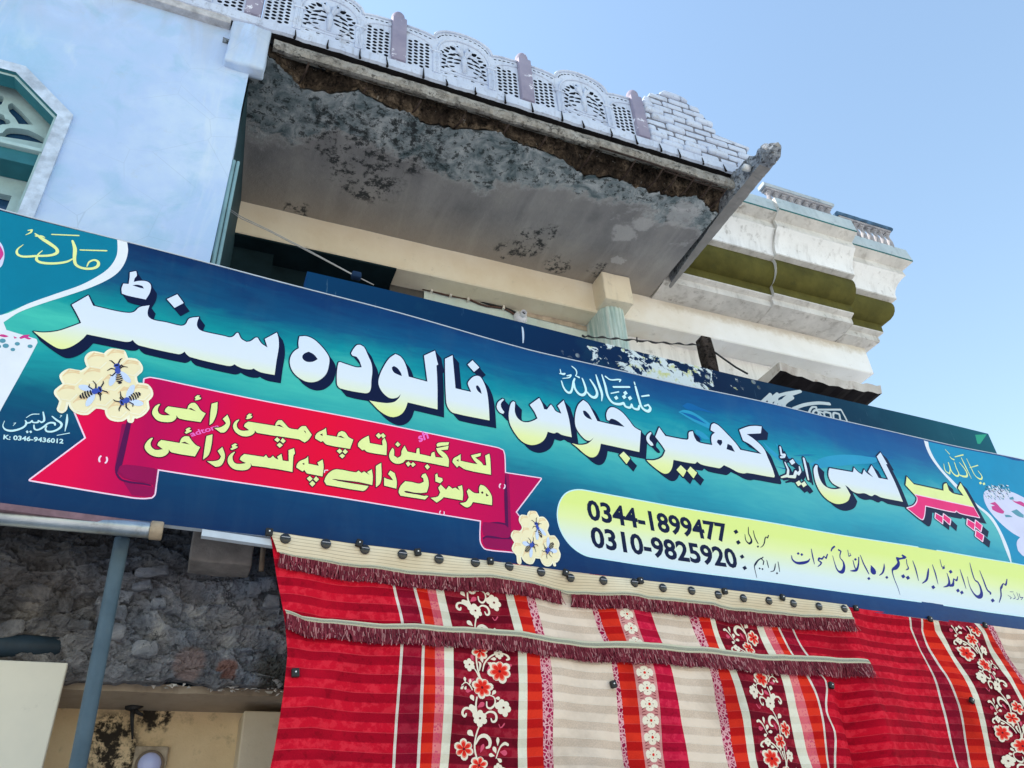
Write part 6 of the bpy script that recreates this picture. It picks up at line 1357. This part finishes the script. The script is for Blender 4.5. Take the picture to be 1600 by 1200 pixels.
# --- floral print on the maroon stripes and blossom band
MF = [pr('cloth_print_cream', (238, 226, 204), .8), pr('cloth_print_rose', (214, 82, 108), .8), pr('cloth_print_scarlet', (226, 40, 28), .8), pr('cloth_print_wine', (110, 6, 30), .8), pr('cloth_print_salmon', (246, 128, 110), .8)]
def petal(c, a, l, w, notch=True):
    ux, uy = math.cos(a), math.sin(a); P = []
    for t, s_ in ((0, 0), (.3, .55), (.6, 1), (.85, .8), (1.0, .12), (.92, 0) if notch else (1, 0), (1.0, -.12), (.85, -.8), (.6, -1), (.3, -.55)): P.append((c[0] + ux * l * t - uy * w / 2 * s_, c[1] + uy * l * t + ux * w / 2 * s_))
    return P
def motif(mirror=1):
    """one repeat in enlargement pixels: list of (colour, outline)"""
    L = []
    def st(P, col=0): L.append((col, None, P))
    def flower(c, r, n, a0, big=True):
        for i in range(n): L.append((0, petal(c, a0 + 2 * math.pi * i / n, r * (1 + .12 * math.sin(i * 2.3)), r * .72), None))
        if big:
            for i in range(n): L.append((4, petal(c, a0 + 2 * math.pi * i / n, r * .84, r * .46, False), None))
            for i in range(n): L.append((2, petal(c, a0 + 2 * math.pi * i / n, r * .68, r * .34, False), None))
            L.append((3, disc(c, r * .12), None))
        else: L.append((3, disc(c, r * .13), None))
    def leaf(c, a, l, w, col=0): L.append((col, petal(c, a, l, w, False), None))
    st([(350, 60, 12), (350, 200, 16), (370, 330, 18), (400, 420, 16)]); st([(420, 330, 10), (440, 250, 16), (500, 180, 16), (580, 140, 14), (660, 150, 16), (695, 190, 24), (670, 205, 16)]); st([(385, 330, 8), (395, 260, 24), (375, 240, 8)])
    st([(300, 290, 10), (350, 340, 14), (375, 390, 14)]); st([(305, 530, 12), (280, 490, 12), (235, 465, 10), (190, 500, 8)])
    st([(355, 600, 14), (345, 680, 16), (360, 760, 14)]); st([(340, 780, 12), (290, 720, 18), (235, 715, 22), (210, 760, 24), (235, 790, 22), (250, 765, 16)])
    st([(480, 570, 10), (530, 590, 12), (540, 650, 16), (500, 700, 20), (460, 690, 16), (455, 640, 12)]); st([(430, 770, 12), (480, 735, 18), (540, 750, 22), (550, 810, 22), (515, 830, 18), (500, 800, 12)])
    st([(395, 850, 14), (355, 960, 14), (345, 1080, 16), (375, 1190, 14)]); st([(355, 1040, 12), (385, 980, 26), (440, 960, 34), (490, 1000, 34), (490, 1055, 26), (460, 1070, 18)]); st([(560, 1160, 10), (600, 1060, 14), (650, 1020, 26), (685, 1030, 24)]); st([(640, 840, 14), (600, 880, 10), (580, 850, 8)], 1)
    flower((590, 330), 118, 7, .3); flower((410, 500), 108, 7, .75); flower((245, 1085), 96, 6, .4); flower((390, 130), 90, 6, -.3)
    for c, r, n, a in (((275, 280), 64, 6, .5), ((390, 800), 78, 6, .52), ((625, 690), 84, 6, .2), ((590, 150), 50, 6, .3)): flower(c, r, n, a, False)
    for c, a, l, w, col in (((460, 330), -.8, 100, 48, 1), ((330, 420), 2.7, 80, 46, 1), ((300, 540), 3.0, 66, 36, 1), ((360, 700), -.6, 86, 48, 1), ((400, 1120), -1.2, 90, 34, 1), ((600, 1100), .1, 80, 52, 1), ((685, 250), .4, 40, 30, 1), ((320, 240), -1.9, 70, 34, 1), ((500, 205), -.1, 60, 34, 0), ((470, 240), .5, 50, 36, 0), ((420, 250), -1.8, 60, 34, 0), ((230, 470), -1.7, 60, 28, 0), ((275, 490), -1.4, 66, 26, 0), ((215, 500), 2.3, 50, 26, 0), ((240, 500), 1.9, 40, 26, 0), ((325, 640), -2.1, 66, 44, 0), ((340, 690), 3.0, 66, 46, 0), ((510, 570), -.9, 60, 36, 0), ((540, 600), .0, 50, 34, 0), ((545, 650), .1, 48, 34, 0), ((330, 970), -2.4, 76, 52, 0), ((575, 1050), -1.6, 80, 34, 0), ((560, 1120), -2.0, 70, 40, 0), ((545, 1140), 3.3, 60, 36, 0), ((570, 1160), .5, 60, 36, 0)): leaf(c, a, l, w, col)
    return L
PX2M = .00264
def floral(root, La, Lb, zref, mirror, period=1100, k0=0):
    a = Art(lambda x, z, l: on_curt(x, z, l + .0085), step=.0009)
    by = [[] for _ in range(5)]
    for rep in range(-1, 4):
        for col, poly, path in motif():
            def cv(x, y):
                z = zref - (y + rep * period) / 6 * PX2M; u = (x - 150) / 600.0; u = 1 - u if mirror else u
                xa, xb = cx_at(La, z), cx_at(Lb, z); return (xa + (xb - xa) * (.06 + .88 * u), z)
            if poly: P = smooth([cv(*p) for p in poly], corner=70, sub=2); by[col].append(P)
            else: by[col] += strokes(smooth([cv(p[0], p[1]) + (p[2] / 6 * PX2M * (abs(cx_at(Lb, 2.6) - cx_at(La, 2.6)) / .30),) for p in path], corner=120, sub=3, closed=False), n=6)
    def keep(L): return [P for P in L if max(p[1] for p in P) < CT - .02 and min(p[1] for p in P) > ZBOT + .02]
    for i, col in enumerate((1, 0, 4, 2, 3)): a.layer(keep(by[col]), i, col)
    return a.build('floral_print', MF, root)
zref = sgn(740, 1000)[1]
floral(cur1, L1_[7], L1_[8], zref, False)
floral(cur1, L1_[20], L1_[21], zref + .145, True)
floral(cur2, L2_[6], L2_[7], zref + .33, True)
# blossoms of the pale band
a = Art(lambda x, z, l: on_curt(x, z, l + .0085), step=.0009); wht = []; dk = []; pk = []
La, Lb = L1_[14], L1_[15]
for i in range(22):
    z = CT - .035 - i * .0745; 
    if z < ZBOT + .06: break
    xa, xb = cx_at(La, z), cx_at(Lb, z); c = ((xa + xb) / 2, z); w = xb - xa
    for q in range(4):
        an = math.pi / 2 * q; wht.append(smooth(petal(c, an, w * (.40 if q % 2 == 0 else .30), w * .36), corner=90, sub=2)); dk.append(disc((c[0] + w * .17 * math.cos(an), c[1] + w * .14 * math.sin(an)), w * .022, 6))
    pk.append(disc(c, w * .06, 8))
    for s_ in (-1, 1):
        cc = (c[0] + s_ * w * .36, z - .037); 
        for q in range(3): dk += strokes([(cc[0], cc[1] + .012 * (q - 1), .003), (cc[0] - s_ * w * .16, cc[1] + .016 * (q - 1) + .006, .002)], n=5)
a.layer(wht, 0, 0); a.layer(dk, 1, 3); a.layer(pk, 2, 2); a.build('blossom_print', MF, cur1)

# --- header strip, braid and fringe
M_HEAD = Mat('cream_header_tape', .75, .2); k = M_HEAD; u, v, _ = k.uv()
c = k.ramp(k.noise(3, 5, .6), [(.3, (.66, .54, .36)), (.7, (.80, .70, .52))]); q = k.math('FRACT', k.math('MULTIPLY', v, 6.0)); c = k.mix(k.math('MULTIPLY', k.step(q, .16, .08), .75), c, (.24, .17, .10)); c = k.mix(k.math('MULTIPLY', k.step(k.noise(7, 7, .7), .62, .72), .35), c, (.42, .34, .24)); k.color(c)
M_BRAID = Mat('braid', .8, .2); k = M_BRAID; u, v, _ = k.uv()
q = k.math('FRACT', k.math('ADD', k.math('MULTIPLY', u, 62.0), k.math('MULTIPLY', v, 22.0))); w = k.math('FRACT', k.math('MULTIPLY', v, 1.0))
core = k.math('MULTIPLY', k.step(v, .26, .30), k.step(v, .74, .70)); c = k.mix(k.math('MULTIPLY', core, k.step(q, .42, .5)), (.60, .56, .40), (.07, .09, .10)); c = k.mix(k.math('MULTIPLY', k.math('MULTIPLY', k.step(v, .84, .88), k.step(q, .3, .4)), .5), c, (.28, .25, .16)); k.color(c)
M_FR = [flat('fringe_maroon', (.15, .014, .028), .85, .2, .3, 20), flat('fringe_wine', (.22, .03, .045), .8, .2, .3, 20), flat('fringe_dusty', (.44, .19, .19), .8, .2, .3, 20)]
def strip(name, top, bot, mat, root, lift, n=220, thick=.004, uvmode='v'):
    V = []; U = []; Fc = []; m = 5
    for i in range(n + 1):
        t = i / n; (xa, za), (xb, zb_) = top(t), bot(t)
        for j in range(m):
            s_ = j / (m - 1); x, z = xa + (xb - xa) * s_, za + (zb_ - za) * s_; V.append(on_curt(x, z, lift + thick * math.sin(s_ * math.pi))); U.append((x, s_))
    for i in range(n):
        for j in range(m - 1): k0 = i * m + j; Fc.append((k0, k0 + 1, k0 + m + 1, k0 + m))
    return mesh(name, V, Fc, mat, root, None, U, smooth=True)
def path(P):
    Q = [sgn(*p) for p in P]; Ls = [0]
    for a, b in zip(Q, Q[1:]): Ls.append(Ls[-1] + math.hypot(b[0] - a[0], b[1] - a[1]))
    def f(t):
        d = t * Ls[-1]
        for i in range(len(Q) - 1):
            if d <= Ls[i + 1] + 1e-9: s_ = (d - Ls[i]) / (Ls[i + 1] - Ls[i]); return (Q[i][0] + (Q[i + 1][0] - Q[i][0]) * s_, Q[i][1] + (Q[i + 1][1] - Q[i][1]) * s_)
        return Q[-1]
    return f
h_top = path([(419, 833.5), (540, 851), (640, 863), (760, 880), (880, 895.5), (1000, 909), (1120, 922), (1200, 932), (1318, 947)])
h_bot = path([(432, 865), (500, 873), (640, 891), (760, 903), (872, 917), (890, 920), (1000, 931), (1100, 943), (1200, 953), (1324, 968)])
b_bot = path([(437, 868), (500, 878), (640, 898), (760, 909), (874, 920), (892, 926), (1000, 937), (1100, 949), (1200, 959), (1326, 972)])
strip('header_tape', h_top, h_bot, [M_HEAD.m], cur1, .020)
strip('braid', h_bot, b_bot, [M_BRAID.m], cur1, .024)
t_top = path([(442, 957), (470, 966), (520, 967), (600, 977), (680, 980), (760, 986), (860, 997), (960, 1004), (1060, 1012), (1160, 1020), (1260, 1026), (1346, 1034)])
t_bot = path([(445, 964), (475, 973), (520, 975), (600, 985.5), (680, 990), (760, 996), (860, 1007), (960, 1015), (1060, 1023), (1160, 1030), (1260, 1036), (1350, 1042)])
strip('braid', t_top, t_bot, [M_BRAID.m], cur1, .024)
def fringe(name, line, ln, root, gaps=(), seed=1):
    r_ = random.Random(seed); V = []; Fc = []; I = []
    n = 260                                   # woven backing
    for i in range(n + 1):
        x, z = line(i / n)
        for j in range(4): V.append(on_curt(x + .004 * j * math.sin(i * .7), z - ln(i / n) * j / 3 * .93, .016 + .006 * math.sin(i * 2.1 + j)))
    for i in range(n):
        if any(a < i / n < b for a, b in gaps): continue
        for j in range(3): k0 = i * 4 + j; Fc.append((k0, k0 + 1, k0 + 5, k0 + 4)); I.append(0)
    for i in range(1500):
        t = i / 1500
        if any(a < t < b for a, b in gaps): continue
        x, z = line(t); L = ln(t) * r_.uniform(.85, 1.12); lean = r_.gauss(.006, .014) ; k0 = len(V); w = r_.uniform(.0012, .0026); lf = .024 + r_.uniform(0, .008)
        for j in range(4):
            s_ = j / 3; xx = x + lean * s_ ** 1.6; p = on_curt(xx, z - L * s_, lf + .004 * s_); V += [p - Vector((w, 0, 0)), p + Vector((w, 0, 0))]
        for j in range(3): Fc.append((k0 + 2 * j, k0 + 2 * j + 1, k0 + 2 * j + 3, k0 + 2 * j + 2)); I.append(r_.choice((0, 0, 1, 1, 1, 2)))
    return mesh(name, V, Fc, M_FR, root, I)
fringe('fringe', b_bot, lambda t: .062 + .012 * t, cur1, ((.418, .436),), 3)
fringe('fringe', t_bot, lambda t: .066 + .012 * t, cur1, (), 8)
# --- black buttons and clips, each a part of its own
M_BUT = flat('black_button', (.012, .012, .014), .25, .5, .2, 5); M_CLIP = flat('black_clip', (.010, .010, .011), .5, .4, .2, 5); M_GLINT = flat('button_glint', (.42, .42, .45), .3, .5, .1); M_PIN = flat('bright_pin', (.8, .8, .82), .3, .5, .05)
b = MB(); b.lathe((0, 0, 0), [(.023, 0), (.0245, .003), (.023, .007), (.018, .010), (.008, .012), (.001, .0122)], 18, 0, 'y'); b.bbox(-.019, .019, -.0135, -.0105, .002, .0055, .001, 1); bm0 = b.build('button', [M_BUT, M_GLINT], cur1); me_b = bm0.data  # thin pale strip on the disc stands in for a glint
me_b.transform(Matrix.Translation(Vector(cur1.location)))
b = MB(); b.bbox(-.016, .016, -.016, .004, -.018, .018, .005); b.lathe((0, -.014, .002), [(.004, 0), (.0035, .005), (.001, .006)], 8, 1, 'y'); cm0 = b.build('clip', [M_CLIP, M_PIN], cur1); me_c = cm0.data
me_c.transform(Matrix.Translation(Vector(cur1.location)))
def place(o, root, x, y, lift, first, rot=0):
    c = o if first else o.copy()
    if not first: COL.objects.link(c)
    c.parent = root; s_ = sgn(x, y); c.location = on_curt(s_[0], s_[1], lift) - Vector(root.location); c.rotation_euler = (0, rot, R(3.7)); return c
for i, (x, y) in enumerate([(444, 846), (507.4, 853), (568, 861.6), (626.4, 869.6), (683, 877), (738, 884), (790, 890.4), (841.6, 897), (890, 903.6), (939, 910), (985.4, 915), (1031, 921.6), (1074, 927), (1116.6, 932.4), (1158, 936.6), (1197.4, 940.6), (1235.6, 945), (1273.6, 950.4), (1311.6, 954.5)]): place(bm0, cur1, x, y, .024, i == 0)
for i, (x, y) in enumerate([(418, 838), (558, 854), (649, 867.6), (760, 883), (880, 898), (994, 912), (1126, 927.6), (1216, 937), (459, 1055), (955, 1071), (1290.6, 1074)]): place(cm0, cur1, x, y, .03 if y < 940 else .016, i == 0, .3 * math.sin(i * 2))
for i, (x, y) in enumerate([(1331, 953), (1450, 968.7), (1532, 979.5), (1512, 1096.5)]): place(cm0, cur2, x, y, .016, False, .2 * i)
